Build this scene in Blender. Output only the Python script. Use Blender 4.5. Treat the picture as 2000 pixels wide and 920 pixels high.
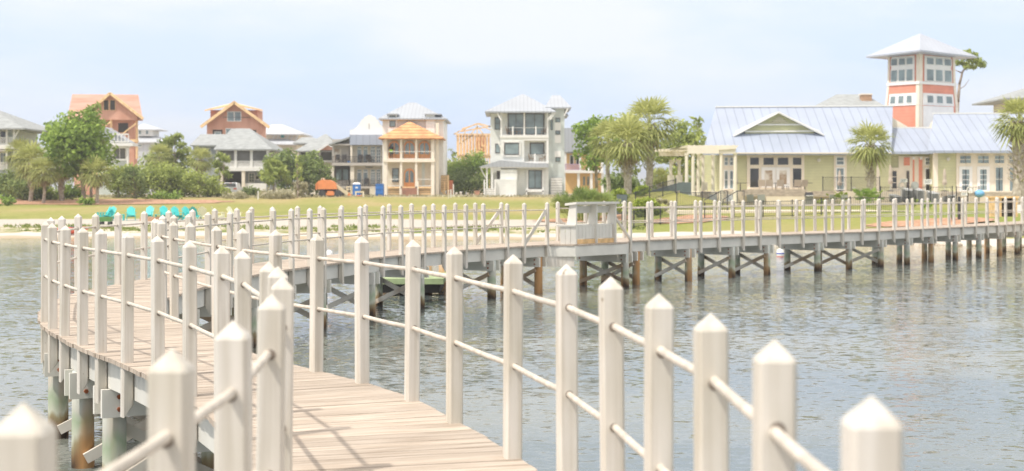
import bpy, math, random
from mathutils import Vector, Matrix, noise as mnoise
random.seed(7)
R_ = math.radians
for o in list(bpy.data.objects): bpy.data.objects.remove(o)
S = bpy.context.scene
COL = S.collection
# ------------------------------------------------------------------ camera
F = 2777.0; CZ = 2.70; HZ = 368.0; DZ = 1.25        # focal in px of the 2000 px photo, eye height, horizon row, deck height
cam_d = bpy.data.cameras.new('camera'); cam = bpy.data.objects.new('camera', cam_d); COL.objects.link(cam)
cam_d.sensor_width = 36.0; cam_d.lens = F / 2000 * 36.0
cam.location = (0, 0, CZ); cam.rotation_euler = (R_(90), 0, 0)
cam_d.shift_y = -(460 - HZ) / 2000.0
cam_d.clip_start = 0.1; cam_d.clip_end = 6000
cam_d.dof.use_dof = True; cam_d.dof.focus_distance = 15.0; cam_d.dof.aperture_fstop = 2.9
S.camera = cam
# ------------------------------------------------------------------ light
SUN_EL = R_(57); SUN_AZ = R_(232)                    # azimuth clockwise from +Y; sun stands left and behind the camera
w = bpy.data.worlds.new('World'); S.world = w; w.use_nodes = True
nt = w.node_tree; nt.nodes.clear()
def N(t, **k):
    n = nt.nodes.new(t)
    for a, b in k.items(): setattr(n, a, b)
    return n
out = N('ShaderNodeOutputWorld'); bg = N('ShaderNodeBackground'); sky = N('ShaderNodeTexSky')
sky.sky_type = 'NISHITA'; sky.sun_disc = False; sky.sun_elevation = SUN_EL; sky.sun_rotation = SUN_AZ
sky.air_density = 1.0; sky.dust_density = 1.6; sky.ozone_density = 1.4
tc = N('ShaderNodeTexCoord'); mp = N('ShaderNodeMapping'); mp.inputs['Scale'].default_value = (2.2, 2.2, 9.0)
nz = N('ShaderNodeTexNoise'); nz.inputs['Scale'].default_value = 1.5; nz.inputs['Detail'].default_value = 7; nz.inputs['Roughness'].default_value = 0.52
cr = N('ShaderNodeValToRGB'); cr.color_ramp.elements[0].position = 0.42; cr.color_ramp.elements[0].color = (0,0,0,1)
cr.color_ramp.elements[1].position = 0.60; cr.color_ramp.elements[1].color = (1,1,1,1)
sx = N('ShaderNodeSeparateXYZ'); mr = N('ShaderNodeMapRange')
mr.inputs['From Min'].default_value = 0.0; mr.inputs['From Max'].default_value = 0.15; mr.inputs['To Min'].default_value = 0.0; mr.inputs['To Max'].default_value = 1.0
ad = N('ShaderNodeMath', operation='MULTIPLY_ADD'); ad.inputs[1].default_value = 0.6; ad.use_clamp = True
m2 = N('ShaderNodeMath', operation='MULTIPLY'); m2.inputs[1].default_value = 0.5
cm = N('ShaderNodeMixRGB'); cm.inputs['Color1'].default_value = (4.3, 5.4, 7.6, 1); cm.inputs['Color2'].default_value = (6.2, 6.4, 6.9, 1)
mx = N('ShaderNodeMixRGB'); mx.inputs['Fac'].default_value = 0.88
mh = N('ShaderNodeMapRange'); mh.inputs['From Min'].default_value = 0.20; mh.inputs['From Max'].default_value = 0.55   # unseen upper sky made brighter and warmer, added to lift shadows
ch = N('ShaderNodeMixRGB'); ch.inputs['Color2'].default_value = (8.9, 8.5, 8.0, 1)
L = nt.links.new
L(tc.outputs['Generated'], mp.inputs['Vector']); L(mp.outputs['Vector'], nz.inputs['Vector']); L(nz.outputs['Fac'], cr.inputs['Fac'])
L(tc.outputs['Generated'], sx.inputs['Vector']); L(sx.outputs['Z'], mr.inputs['Value']); L(mr.outputs['Result'], m2.inputs[0])
L(cr.outputs['Color'], ad.inputs[0]); L(m2.outputs[0], ad.inputs[2]); L(ad.outputs[0], cm.inputs['Fac'])
L(sx.outputs['Z'], mh.inputs['Value']); L(mh.outputs['Result'], ch.inputs['Fac']); L(cm.outputs['Color'], ch.inputs['Color1'])
L(sky.outputs['Color'], mx.inputs['Color1']); L(ch.outputs['Color'], mx.inputs['Color2'])
L(mx.outputs['Color'], bg.inputs['Color']); bg.inputs['Strength'].default_value = 0.10; L(bg.outputs['Background'], out.inputs['Surface'])
sd = bpy.data.lights.new('sun', 'SUN'); sd.energy = 2.2; sd.angle = R_(1.2); sd.color = (1.0, 0.94, 0.86)
sun = bpy.data.objects.new('sun', sd); COL.objects.link(sun)
sdir = Vector((math.sin(SUN_AZ)*math.cos(SUN_EL), math.cos(SUN_AZ)*math.cos(SUN_EL), math.sin(SUN_EL)))
sun.rotation_euler = sdir.to_track_quat('Z', 'Y').to_euler(); sun.location = (-20, -10, 40)
S.view_settings.view_transform = 'Standard'; S.view_settings.look = 'None'
S.view_settings.exposure = 0.72; S.view_settings.gamma = 1.0
S.render.engine = 'CYCLES'
# ------------------------------------------------------------------ helpers
def W(x, y, Y):                                       # photo pixel at depth Y -> world point
    return Vector(((x-1000)*Y/F, Y, CZ-(y-HZ)*Y/F))
ORG = {}
def tag(o, label=None, cat=None, group=None, kind=None):
    if label: o['label'] = label
    if cat: o['category'] = cat
    if group: o['group'] = group
    if kind: o['kind'] = kind
    return o
def empty(name, loc, label=None, cat=None, group=None):
    o = bpy.data.objects.new(name, None); COL.objects.link(o); o.location = loc; o.empty_display_size = 0.3
    ORG[o.name] = Vector(loc); tag(o, label, cat, group); return o
class MB:
    def __init__(s): s.v = []; s.f = []; s.uv = None; s.smooth = False
    def add(s, vs, fs):
        b = len(s.v); s.v += [tuple(p) for p in vs]; s.f += [tuple(i+b for i in f) for f in fs]; return s
    def box(s, x0, x1, y0, y1, z0, z1):
        return s.add([(x0,y0,z0),(x1,y0,z0),(x1,y1,z0),(x0,y1,z0),(x0,y0,z1),(x1,y0,z1),(x1,y1,z1),(x0,y1,z1)],
                     [(0,3,2,1),(4,5,6,7),(0,1,5,4),(1,2,6,5),(2,3,7,6),(3,0,4,7)])
    def hexa(s, b, t):                                # bottom quad, top quad (both counter-clockwise from above)
        return s.add(list(b)+list(t), [(0,3,2,1),(4,5,6,7),(0,1,5,4),(1,2,6,5),(2,3,7,6),(3,0,4,7)])
    def bar(s, a, b, w, h=None, up=(0,0,1)):
        a = Vector(a); b = Vector(b); d = (b-a).normalized(); h = h or w
        u = d.cross(Vector(up)); u = u.normalized() if u.length > 1e-4 else Vector((1,0,0)); v = u.cross(d).normalized()
        u = u*w/2; v = v*h/2
        return s.add([a-u-v,a+u-v,a+u+v,a-u+v,b-u-v,b+u-v,b+u+v,b-u+v],[(0,1,2,3),(7,6,5,4),(0,4,5,1),(1,5,6,2),(2,6,7,3),(3,7,4,0)])
    def tube(s, a, b, r0, r1=None, n=8, cap=True):
        a = Vector(a); b = Vector(b); r1 = r0 if r1 is None else r1; d = (b-a).normalized()
        u = d.cross(Vector((0,0,1))); u = u.normalized() if u.length > 1e-3 else Vector((1,0,0)); v = d.cross(u)
        vs = [a+(u*math.cos(2*math.pi*i/n)+v*math.sin(2*math.pi*i/n))*r0 for i in range(n)]
        vs += [b+(u*math.cos(2*math.pi*i/n)+v*math.sin(2*math.pi*i/n))*r1 for i in range(n)]
        fs = [(i,i+n,(i+1)%n+n,(i+1)%n) for i in range(n)]
        if cap: fs += [tuple(range(n)), tuple(range(2*n-1,n-1,-1))]
        return s.add(vs, fs)
    def prism(s, poly, ext):                          # planar polygon extruded by the vector ext
        n = len(poly); e = Vector(ext); vs = [Vector(p) for p in poly] + [Vector(p)+e for p in poly]
        return s.add(vs, [tuple(range(n)), tuple(range(2*n-1,n-1,-1))] + [(i,i+n,(i+1)%n+n,(i+1)%n) for i in range(n)])
    def ball(s, c, rx, ry, rz, n=10, m=6):
        vs = [(c[0],c[1],c[2]+rz)]
        for j in range(1,m):
            t = math.pi*j/m
            for i in range(n): a = 2*math.pi*i/n; vs.append((c[0]+rx*math.sin(t)*math.cos(a), c[1]+ry*math.sin(t)*math.sin(a), c[2]+rz*math.cos(t)))
        vs.append((c[0],c[1],c[2]-rz)); fs = [(0,1+i,1+(i+1)%n) for i in range(n)]
        for j in range(m-2):
            for i in range(n): fs.append((1+j*n+i,1+(j+1)*n+i,1+(j+1)*n+(i+1)%n,1+j*n+(i+1)%n))
        k = 1+(m-2)*n; fs += [(k+i,len(vs)-1,k+(i+1)%n) for i in range(n)]
        return s.add(vs, fs)
    def lathe(s, c, prof, n=12):
        vs = []; fs = []
        for r, z in prof:
            for i in range(n): a = 2*math.pi*i/n; vs.append((c[0]+r*math.cos(a), c[1]+r*math.sin(a), c[2]+z))
        for j in range(len(prof)-1):
            for i in range(n): fs.append((j*n+i, j*n+(i+1)%n, (j+1)*n+(i+1)%n, (j+1)*n+i))
        fs += [tuple(range(n-1,-1,-1)), tuple((len(prof)-1)*n+i for i in range(n))]
        return s.add(vs, fs)
    def build(s, name, mat, parent=None, loc=None, smooth=False, attrs=None):
        org = ORG[parent.name] if parent else Vector(loc if loc is not None else (0,0,0))
        me = bpy.data.meshes.new(name); me.from_pydata([(v[0]-org.x, v[1]-org.y, v[2]-org.z) for v in s.v], [], s.f)
        if s.uv:
            ul = me.uv_layers.new(name='UVMap'); ul.data.foreach_set('uv', [c for p in s.uv for c in p])
        if attrs:
            for an, (dom, vals) in attrs.items():
                a = me.attributes.new(an, 'FLOAT', dom); a.data.foreach_set('value', vals)
        me.materials.append(mat)
        if smooth: me.polygons.foreach_set('use_smooth', [True]*len(me.polygons))
        me.update(); me.validate()
        o = bpy.data.objects.new(name, me); COL.objects.link(o)
        if parent: o.parent = parent
        else: o.location = org
        ORG[o.name] = org
        return o
def copy_tree(o, parent=None):
    c = o.copy(); COL.objects.link(c)
    if parent: c.parent = parent
    for ch in list(o.children): copy_tree(ch, c)
    return c
def solo(mb, name, mat, loc, label, cat, group=None, **k):
    return tag(mb.build(name, mat, None, loc, **k), label, cat, group)
# ------------------------------------------------------------------ materials
def mat(name, col, rough=0.6, metal=0.0, var=0.0, scale=2.0, stretch=(1,1,1), bump=0.0, bscale=None, col2=None, spec=0.5, coat=0, detail=4, lo=.35, hi=.65):
    m = bpy.data.materials.new(name); m.use_nodes = True; t = m.node_tree; p = t.nodes['Principled BSDF']
    p.inputs['Base Color'].default_value = (*col, 1); p.inputs['Roughness'].default_value = rough; p.inputs['Metallic'].default_value = metal
    p.inputs['Specular IOR Level'].default_value = spec
    if var or col2 or bump:
        tcn = t.nodes.new('ShaderNodeTexCoord'); mpn = t.nodes.new('ShaderNodeMapping'); mpn.inputs['Scale'].default_value = stretch
        t.links.new(tcn.outputs['Object'], mpn.inputs['Vector'])
        if var or col2:
            n = t.nodes.new('ShaderNodeTexNoise'); n.inputs['Scale'].default_value = scale; n.inputs['Detail'].default_value = detail
            t.links.new(mpn.outputs['Vector'], n.inputs['Vector'])
            c = t.nodes.new('ShaderNodeValToRGB'); c.color_ramp.elements[0].position = lo; c.color_ramp.elements[1].position = hi
            c2 = col2 or tuple(min(1, a*(1+var)) for a in col); c1 = col if col2 else tuple(a*(1-var) for a in col)
            c.color_ramp.elements[0].color = (*c1,1); c.color_ramp.elements[1].color = (*c2,1)
            t.links.new(n.outputs['Fac'], c.inputs['Fac']); t.links.new(c.outputs['Color'], p.inputs['Base Color'])
        if bump:
            n2 = t.nodes.new('ShaderNodeTexNoise'); n2.inputs['Scale'].default_value = bscale or scale*4; n2.inputs['Detail'].default_value = 3
            t.links.new(mpn.outputs['Vector'], n2.inputs['Vector'])
            b = t.nodes.new('ShaderNodeBump'); b.inputs['Strength'].default_value = 0.6; b.inputs['Distance'].default_value = bump
            t.links.new(n2.outputs['Fac'], b.inputs['Height']); t.links.new(b.outputs['Normal'], p.inputs['Normal'])
    return m
def striped(name, col, period, axis='Z', depth=0.02, dark=0.75, rough=0.55, var=0.06, metal=0.0, width=0.1):
    """boards, clapboard or standing seams: a darker band per period plus bump, in object space"""
    m = mat(name, col, rough, metal, var=var, scale=1.2); t = m.node_tree; p = t.nodes['Principled BSDF']
    tcn = t.nodes.new('ShaderNodeTexCoord'); sp = t.nodes.new('ShaderNodeSeparateXYZ'); t.links.new(tcn.outputs['Object'], sp.inputs[0])
    dv = t.nodes.new('ShaderNodeMath'); dv.operation = 'DIVIDE'; dv.inputs[1].default_value = period
    if axis == 'XY':
        ad = t.nodes.new('ShaderNodeMath'); ad.operation = 'ADD'; t.links.new(sp.outputs['X'], ad.inputs[0]); t.links.new(sp.outputs['Y'], ad.inputs[1]); t.links.new(ad.outputs[0], dv.inputs[0])
    else: t.links.new(sp.outputs[axis], dv.inputs[0])
    fr = t.nodes.new('ShaderNodeMath'); fr.operation = 'FRACT'; t.links.new(dv.outputs[0], fr.inputs[0])
    lt = t.nodes.new('ShaderNodeMath'); lt.operation = 'LESS_THAN'; lt.inputs[1].default_value = width; t.links.new(fr.outputs[0], lt.inputs[0])
    src = p.inputs['Base Color'].links[0].from_socket if p.inputs['Base Color'].links else None
    mm = t.nodes.new('ShaderNodeMixRGB'); mm.blend_type = 'MULTIPLY'; mm.inputs['Color2'].default_value = (dark, dark, dark, 1)
    if src: t.links.new(src, mm.inputs['Color1'])
    else: mm.inputs['Color1'].default_value = (*col, 1)
    t.links.new(lt.outputs[0], mm.inputs['Fac']); t.links.new(mm.outputs['Color'], p.inputs['Base Color'])
    b = t.nodes.new('ShaderNodeBump'); b.inputs['Distance'].default_value = depth; b.inputs['Strength'].default_value = 0.7
    t.links.new(fr.outputs[0], b.inputs['Height']); t.links.new(b.outputs['Normal'], p.inputs['Normal'])
    return m
M = {}
def post_mat():
    m = bpy.data.materials.new('post_paint'); m.use_nodes = True; t = m.node_tree; p = t.nodes['Principled BSDF']; p.inputs['Roughness'].default_value = .62; p.inputs['Specular IOR Level'].default_value = .3
    tcn = t.nodes.new('ShaderNodeTexCoord'); oi = t.nodes.new('ShaderNodeObjectInfo'); sc = t.nodes.new('ShaderNodeVectorMath'); sc.operation = 'MULTIPLY'; sc.inputs[1].default_value = (1,1,1)
    cmb = t.nodes.new('ShaderNodeCombineXYZ'); mm = t.nodes.new('ShaderNodeMath'); mm.operation = 'MULTIPLY'; mm.inputs[1].default_value = 37.0
    t.links.new(oi.outputs['Random'], mm.inputs[0]); [t.links.new(mm.outputs[0], cmb.inputs[k]) for k in range(3)]
    ad_ = t.nodes.new('ShaderNodeVectorMath'); t.links.new(tcn.outputs['Object'], ad_.inputs[0]); t.links.new(cmb.outputs[0], ad_.inputs[1])
    def nz_(scl, st, det):
        mp_ = t.nodes.new('ShaderNodeMapping'); mp_.inputs['Scale'].default_value = st; t.links.new(ad_.outputs[0], mp_.inputs[0]); n = t.nodes.new('ShaderNodeTexNoise'); n.inputs['Scale'].default_value = scl; n.inputs['Detail'].default_value = det; t.links.new(mp_.outputs[0], n.inputs['Vector']); return n.outputs['Fac']
    g = nz_(30,(1,1,.035),5); c = t.nodes.new('ShaderNodeValToRGB'); e = c.color_ramp.elements; e[0].position = .30; e[0].color = (.58,.53,.455,1); e[1].position = .60; e[1].color = (.72,.675,.61,1); t.links.new(g, c.inputs['Fac'])
    c2 = t.nodes.new('ShaderNodeValToRGB'); e = c2.color_ramp.elements; e[0].position = .35; e[0].color = (.86,.85,.80,1); e[1].position = .60; e[1].color = (1,1,1,1); t.links.new(nz_(3.2,(1,1,.5),6), c2.inputs['Fac'])
    c3 = t.nodes.new('ShaderNodeValToRGB'); e = c3.color_ramp.elements; e[0].position = .765; e[0].color = (1,1,1,1); e[1].position = .80; e[1].color = (.55,.50,.43,1); t.links.new(nz_(14,(1,1,1),2), c3.inputs['Fac'])
    x1 = t.nodes.new('ShaderNodeMixRGB'); x1.blend_type = 'MULTIPLY'; x1.inputs['Fac'].default_value = 1; t.links.new(c.outputs['Color'], x1.inputs['Color1']); t.links.new(c2.outputs['Color'], x1.inputs['Color2'])
    x2 = t.nodes.new('ShaderNodeMixRGB'); x2.blend_type = 'MULTIPLY'; x2.inputs['Fac'].default_value = 1; t.links.new(x1.outputs['Color'], x2.inputs['Color1']); t.links.new(c3.outputs['Color'], x2.inputs['Color2']); t.links.new(x2.outputs['Color'], p.inputs['Base Color'])
    b = t.nodes.new('ShaderNodeBump'); b.inputs['Distance'].default_value = .0025; b.inputs['Strength'].default_value = .6; t.links.new(g, b.inputs['Height']); t.links.new(b.outputs['Normal'], p.inputs['Normal'])
    return m
M['post'] = post_mat()
M['rope'] = mat('rope_paint', (0.60, 0.54, 0.46), 0.75, var=0.14, scale=14, bump=.002, bscale=90)
M['rim'] = mat('rim_paint', (0.68, 0.66, 0.60), 0.6, var=0.08, scale=1.6, bump=0.002)
M['cap'] = mat('cap_paint', (0.66, 0.64, 0.56), 0.65, col2=(0.76,0.73,0.66), scale=1.5, bump=0.003)
M['brace'] = mat('brace_wood', (0.40, 0.29, 0.19), 0.85, col2=(0.72,0.67,0.58), scale=1.1, lo=.42, hi=.56)
M['rust'] = mat('rusty_steel', (0.30, 0.09, 0.03), 0.8, var=0.4, scale=20)
def pile_mat():
    m = bpy.data.materials.new('piling_wood'); m.use_nodes = True; t = m.node_tree; p = t.nodes['Principled BSDF']; p.inputs['Roughness'].default_value = 0.8
    g = t.nodes.new('ShaderNodeNewGeometry'); sp = t.nodes.new('ShaderNodeSeparateXYZ'); t.links.new(g.outputs['Position'], sp.inputs[0])
    n = t.nodes.new('ShaderNodeTexNoise'); n.inputs['Scale'].default_value = 1.0; n.inputs['Detail'].default_value = 5
    mp_ = t.nodes.new('ShaderNodeMapping'); mp_.inputs['Scale'].default_value = (7,7,1.6); t.links.new(g.outputs['Position'], mp_.inputs[0]); t.links.new(mp_.outputs[0], n.inputs['Vector'])
    a = t.nodes.new('ShaderNodeMath'); a.operation = 'MULTIPLY_ADD'; a.inputs[1].default_value = 0.34; t.links.new(n.outputs['Fac'], a.inputs[0]); t.links.new(sp.outputs['Z'], a.inputs[2])
    mr_ = t.nodes.new('ShaderNodeMapRange'); mr_.inputs['From Min'].default_value = 0; mr_.inputs['From Max'].default_value = 1.0; t.links.new(a.outputs[0], mr_.inputs['Value'])
    c = t.nodes.new('ShaderNodeValToRGB'); e = c.color_ramp.elements
    e[0].position = 0.0; e[0].color = (.03,.018,.01,1); e[1].position = 1.0; e[1].color = (.56,.60,.55,1)
    for ps, cl in ((.22,(.05,.03,.015)),(.30,(.17,.10,.045)),(.40,(.30,.25,.14)),(.47,(.52,.53,.42)),(.60,(.36,.43,.29)),(.74,(.50,.49,.42)),(.88,(.52,.53,.47))):
        q = e.new(ps); q.color = (*cl,1)
    t.links.new(mr_.outputs[0], c.inputs['Fac'])
    n2 = t.nodes.new('ShaderNodeTexNoise'); n2.inputs['Scale'].default_value = 1.0; mp2 = t.nodes.new('ShaderNodeMapping'); mp2.inputs['Scale'].default_value = (3.1,3.1,.35)
    t.links.new(g.outputs['Position'], mp2.inputs[0]); t.links.new(mp2.outputs[0], n2.inputs['Vector'])
    c2 = t.nodes.new('ShaderNodeValToRGB'); c2.color_ramp.elements[0].position = .52; c2.color_ramp.elements[1].position = .68
    mm = t.nodes.new('ShaderNodeMixRGB'); mm.inputs['Color2'].default_value = (.46,.25,.10,1); t.links.new(n2.outputs['Fac'], c2.inputs['Fac']); t.links.new(c2.outputs['Color'], mm.inputs['Fac'])
    t.links.new(c.outputs['Color'], mm.inputs['Color1']); t.links.new(mm.outputs['Color'], p.inputs['Base Color'])
    b = t.nodes.new('ShaderNodeBump'); b.inputs['Distance'].default_value = .01; b.inputs['Strength'].default_value = .5; t.links.new(n.outputs['Fac'], b.inputs['Height']); t.links.new(b.outputs['Normal'], p.inputs['Normal'])
    return m
M['pile'] = pile_mat()
def deck_mat():
    m = bpy.data.materials.new('deck_boards'); m.use_nodes = True; t = m.node_tree; p = t.nodes['Principled BSDF']; p.inputs['Roughness'].default_value = 0.75
    uv = t.nodes.new('ShaderNodeUVMap'); mp_ = t.nodes.new('ShaderNodeMapping'); mp_.inputs['Scale'].default_value = (1.3, 22, 1); t.links.new(uv.outputs[0], mp_.inputs[0])
    n = t.nodes.new('ShaderNodeTexNoise'); n.inputs['Scale'].default_value = 1.6; n.inputs['Detail'].default_value = 6; t.links.new(mp_.outputs[0], n.inputs['Vector'])
    c = t.nodes.new('ShaderNodeValToRGB'); c.color_ramp.elements[0].position = .36; c.color_ramp.elements[1].position = .66
    c.color_ramp.elements[0].color = (.37,.295,.225,1); c.color_ramp.elements[1].color = (.59,.505,.42,1); t.links.new(n.outputs['Fac'], c.inputs['Fac'])
    at = t.nodes.new('ShaderNodeAttribute'); at.attribute_name = 'tone'
    mr_ = t.nodes.new('ShaderNodeMapRange'); mr_.inputs['To Min'].default_value = .86; mr_.inputs['To Max'].default_value = 1.10; t.links.new(at.outputs['Fac'], mr_.inputs['Value'])
    hs = t.nodes.new('ShaderNodeHueSaturation'); t.links.new(mr_.outputs[0], hs.inputs['Value']); t.links.new(c.outputs['Color'], hs.inputs['Color']); t.links.new(hs.outputs[0], p.inputs['Base Color'])
    b = t.nodes.new('ShaderNodeBump'); b.inputs['Distance'].default_value = .002; t.links.new(n.outputs['Fac'], b.inputs['Height']); t.links.new(b.outputs['Normal'], p.inputs['Normal'])
    return m
M['deck'] = deck_mat()
# ------------------------------------------------------------------ boardwalk: plan curves of the two railings
R_tab = [(1698,2.42),(1508,3.24),(1392,4.10),(1285,4.89),(1197,5.75),(1107,6.71),(1000,7.73),(886,8.83),(803,9.85),(707,10.7),(616,11.2),
 (536.5,12.0),(472,12.6),(424,13.5),(369,14.9),(340,15.4),(317,16.3),(303,17.05),(296,17.8),(308,18.5),(339,19.3),(369,20.3),(408,21.4),(448.5,22.6),
 (486.5,23.7),(533.8,25.0),(570,25.8),(605.5,26.5),(632.6,27.2),(667,28.1),(704,29.2),(747.6,30.3),(784,31.2),(828,32.0),(868,32.8),(909.8,33.7),(945,34.4),
 (991,35.2),(1024,36.0),(1068.6,36.8)]
def yfar(x):                                          # deck row against column on the far run
    t = [(1200,471.2),(1231,470),(1318,466.3),(1405,463),(1451,461),(1522,458.3),(1612,454.9),(1684,452.4),(1746,449.7),(1801,446.6),(1853,444),(1905,441.6),(1949,439.5),(2000,436.5),(2080,431.5),(2200,424)]
    for (a,b),(c,d) in zip(t,t[1:]):
        if a <= x <= c: return b+(d-b)*(x-a)/(c-a)
R_far = [1231.7,1266.7,1318,1369,1405,1451.5,1484.7,1522,1569,1612.7,1646,1684,1716,1746,1772,1801,1827,1853.5,1880,1905.7,1929,1949,1965,1981,1996,2015,2040,2070,2110,2160]
R_tab += [(x, F*(CZ-DZ)/(yfar(x)-HZ)) for x in R_far]
R_raw = [((x-1000)*d/F, d) for x, d in R_tab]
R_raw = [(.61,-3.0),(.61,-2.1),(.61,-1.2),(.61,-.3),(.61,.6),(.61,1.52)] + R_raw
NEAR_N = 6
L_raw = [(-.80,-3.0),(-.80,-2.1),(-.80,-1.2),(-.80,-.3),(-.80,.6),(-.80,1.5),(-.80,2.36),(-.765,3.2),(-.755,3.89),(-.802,4.76),(-.90,5.67),(-1.06,6.35),(-1.25,7.3),(-1.55,8.25),(-1.84,9.0),(-2.27,10.0),(-2.74,11.0),(-3.2,11.85),(-3.66,12.6),
 (-4.0,13.2),(-4.38,13.9),(-4.98,15.2),(-5.60,16.6)]
def smooth(p, it, keep):
    p = list(p)
    for _ in range(it):
        q = list(p)
        for i in range(keep, len(p)-1): q[i] = tuple((p[i-1][k]+2*p[i][k]+p[i+1][k])/4 for k in (0,1))
        p = q
    return p
def catmull(p, n=12):
    o = []
    for i in range(len(p)-1):
        a = p[max(i-1,0)]; b = p[i]; c = p[i+1]; d = p[min(i+2,len(p)-1)]
        for k in range(n):
            t = k/n
            o.append(tuple(.5*((2*b[j])+(-a[j]+c[j])*t+(2*a[j]-5*b[j]+4*c[j]-d[j])*t*t+(-a[j]+3*b[j]-3*c[j]+d[j])*t**3) for j in (0,1)))
    o.append(p[-1]); return o
def resample(p, st):
    o = [Vector(p[0])]; acc = 0; cur = Vector(p[0])
    for q in p[1:]:
        q = Vector(q)
        while (q-cur).length > 1e-9:
            L_ = (q-cur).length
            if acc+L_ >= st: cur = cur+(q-cur)*((st-acc)/L_); o.append(cur.copy()); acc = 0
            else: acc += L_; cur = q
    return o
ST = 0.02
RC = resample(catmull(smooth(R_raw, 1, NEAR_N+3)), ST)
def tang(c, i, h=12):
    return (c[min(i+h,len(c)-1)]-c[max(i-h,0)]).normalized()
off = []
for i in range(0, len(RC), 25):
    if RC[i].y > 18.6 or i > 1400:
        t_ = tang(RC, i, 40); w_ = 1.38 + min(.12, max(0,(i*ST-45)*.006)); off.append(tuple(RC[i]+Vector((-t_.y, t_.x))*w_))
# start the offset branch where it leaves the measured part
off = [p for k, p in enumerate(off) if p[1] > 17.6 and not (p[1] < 19 and p[0] > -5.2)]
LC = resample(catmull(smooth(L_raw+off, 1, 9), 6), ST)
def px(p): return 1000+p.x*F/p.y if p.y > .05 else 1e9
def place(curve, xs, start):
    res = []; i = start
    for x in xs:
        best = None
        for j in range(i, min(i+170, len(curve)-1)):
            if curve[j].y < .3: continue
            a = px(curve[j])-x; b = px(curve[j+1])-x
            if a*b <= 0: best = j; break
        if best is None:
            cand = [j for j in range(i+20, min(i+85, len(curve)-1))] or [len(curve)-1]
            best = min(cand, key=lambda j: abs(px(curve[j])-x))
        res.append(best); i = best+22
    return res
def idx_near(curve, p): return min(range(len(curve)), key=lambda j: (curve[j]-Vector(p)).length)
R_idx_near = [idx_near(RC, p) for p in R_raw[2:6]]
R_idx1 = R_idx_near + place(RC, [x for x,_ in R_tab[:15]]+[340,317,307.6,302,319,339]+[x for x,_ in R_tab[21:40]], idx_near(RC, (.608,2.42))-20)
R_idx2 = place(RC, R_far[:-1], idx_near(RC, (3.2,39.5))-20)
L_idx = [idx_near(LC, p) for p in L_raw[2:6]] + place(LC, [60,340,462], idx_near(LC,L_raw[6])-20)
L_idx += [idx_near(LC, p) for p in L_raw[9:12]]
L_idx += place(LC, [523,476,433,370.6,308,248,196,161], L_idx[-1]+20)
L_idx += place(LC, [125.4,102.6,88,100.4,122.7,153,187.6,231.4,281.5,329,377,419.6,462.6,491.4,532,581,625,667,715,760,804.6,846.5,889.4,929,979.8], L_idx[-1]+15)
L_idx2 = place(LC, [1090,1144,1180,1220,1273,1312,1358.5,1396,1431,1478,1520,1556,1592,1626,1658,1688,1718,1750,1782,1812,1838], L_idx[-1]+40)
while L_idx2[-1]+60 < len(LC)-30: L_idx2.append(L_idx2[-1]+60)
M['hole'] = mat('drilled_hole', (.24,.20,.165), .9)
# ---- posts share one mesh
def post_mesh(name, w_=0.089, low=-.44, cham=1):
    mb = MB(); h = w_/2; z1 = 1.10-.05; e = .010
    def ring(r, z, c=e): return [(-r+c,-r,z),(r-c,-r,z),(r,-r+c,z),(r,r-c,z),(r-c,r,z),(-r+c,r,z),(-r,r-c,z),(-r,-r+c,z)]
    zb = [low+.10 if v[0] < 0 else low for v in ring(h, 0)]     # bottom sliced at an angle
    rings = [[(v[0],v[1],zb[i]) for i,v in enumerate(ring(h,0))], ring(h, z1), ring(h-.006, z1+.010, .009)]
    vs = [v for r in rings for v in r] + [(0,0,1.10)]
    fs = [tuple(range(7,-1,-1))]
    for k in range(2): fs += [(k*8+i, k*8+(i+1)%8, k*8+8+(i+1)%8, k*8+8+i) for i in range(8)]
    fs += [(16+i, 16+(i+1)%8, 24) for i in range(8)]
    mb.add(vs, fs); me = bpy.data.meshes.new(name); nf = len(mb.f)
    for sy_ in (-1,1):
        for zz in (.90,.50): mb.tube((0,sy_*(h-.001),zz),(0,sy_*(h+.0015),zz),.0185,n=10)
    me.from_pydata(mb.v, [], mb.f); me.materials.append(M['post']); me.materials.append(M['hole'])
    for q in me.polygons[nf:]: q.material_index = 1
    me.update(); return me
PM = post_mesh('post')
def railing(curve, idxs, side, label, braces=(), skiprope=()):
    i0 = idxs[0]; root = empty('rope_railing', (curve[i0].x, curve[i0].y, DZ), label, 'railing')
    tops = []
    for k, i in enumerate(idxs):
        t_ = tang(curve, i); n = Vector((t_.y, -t_.x))*side       # outward
        o = bpy.data.objects.new('post', PM); COL.objects.link(o); o.parent = root
        c = curve[i]
        o.location = (c.x-curve[i0].x, c.y-curve[i0].y, random.uniform(-.012,.006))
        o.rotation_euler = (random.uniform(-.010,.010), random.uniform(-.010,.010), math.atan2(-n.y, -n.x)+random.uniform(-.03,.03)+math.pi)
        tops.append(c)
    for hgt, nm in ((.90,'rope'),(.50,'rope')):
        mb = MB()
        for (a, b) in zip(tops, tops[1:]):
            L_ = (b-a).length
            if L_ > 3: continue
            sag = .005*L_; pr = None; n_ = 6
            for q in range(n_+1):
                f = q/n_; p = Vector((a.x+(b.x-a.x)*f, a.y+(b.y-a.y)*f, DZ+hgt-4*sag*f*(1-f)))
                if pr is not None: mb.tube(pr, p, .0145, n=10, cap=False)
                pr = p
        mb.build(nm, M['rope'], root, smooth=True)
    # drilled eyes: a small dark rim where the rope meets each post
    return root
railR = railing(RC, R_idx1, 1, 'long white rope railing on the inner side of the boardwalk bend, ending at the bench')
railR2 = railing(RC, R_idx2, 1, 'straight white rope railing right of the bench, on the water side facing the camera')
railL = railing(LC, L_idx, -1, 'white rope railing round the outer side of the boardwalk bend')
railL2 = railing(LC, L_idx2, -1, 'white rope railing along the shore side of the boardwalk, behind the bench and beyond')
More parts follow.
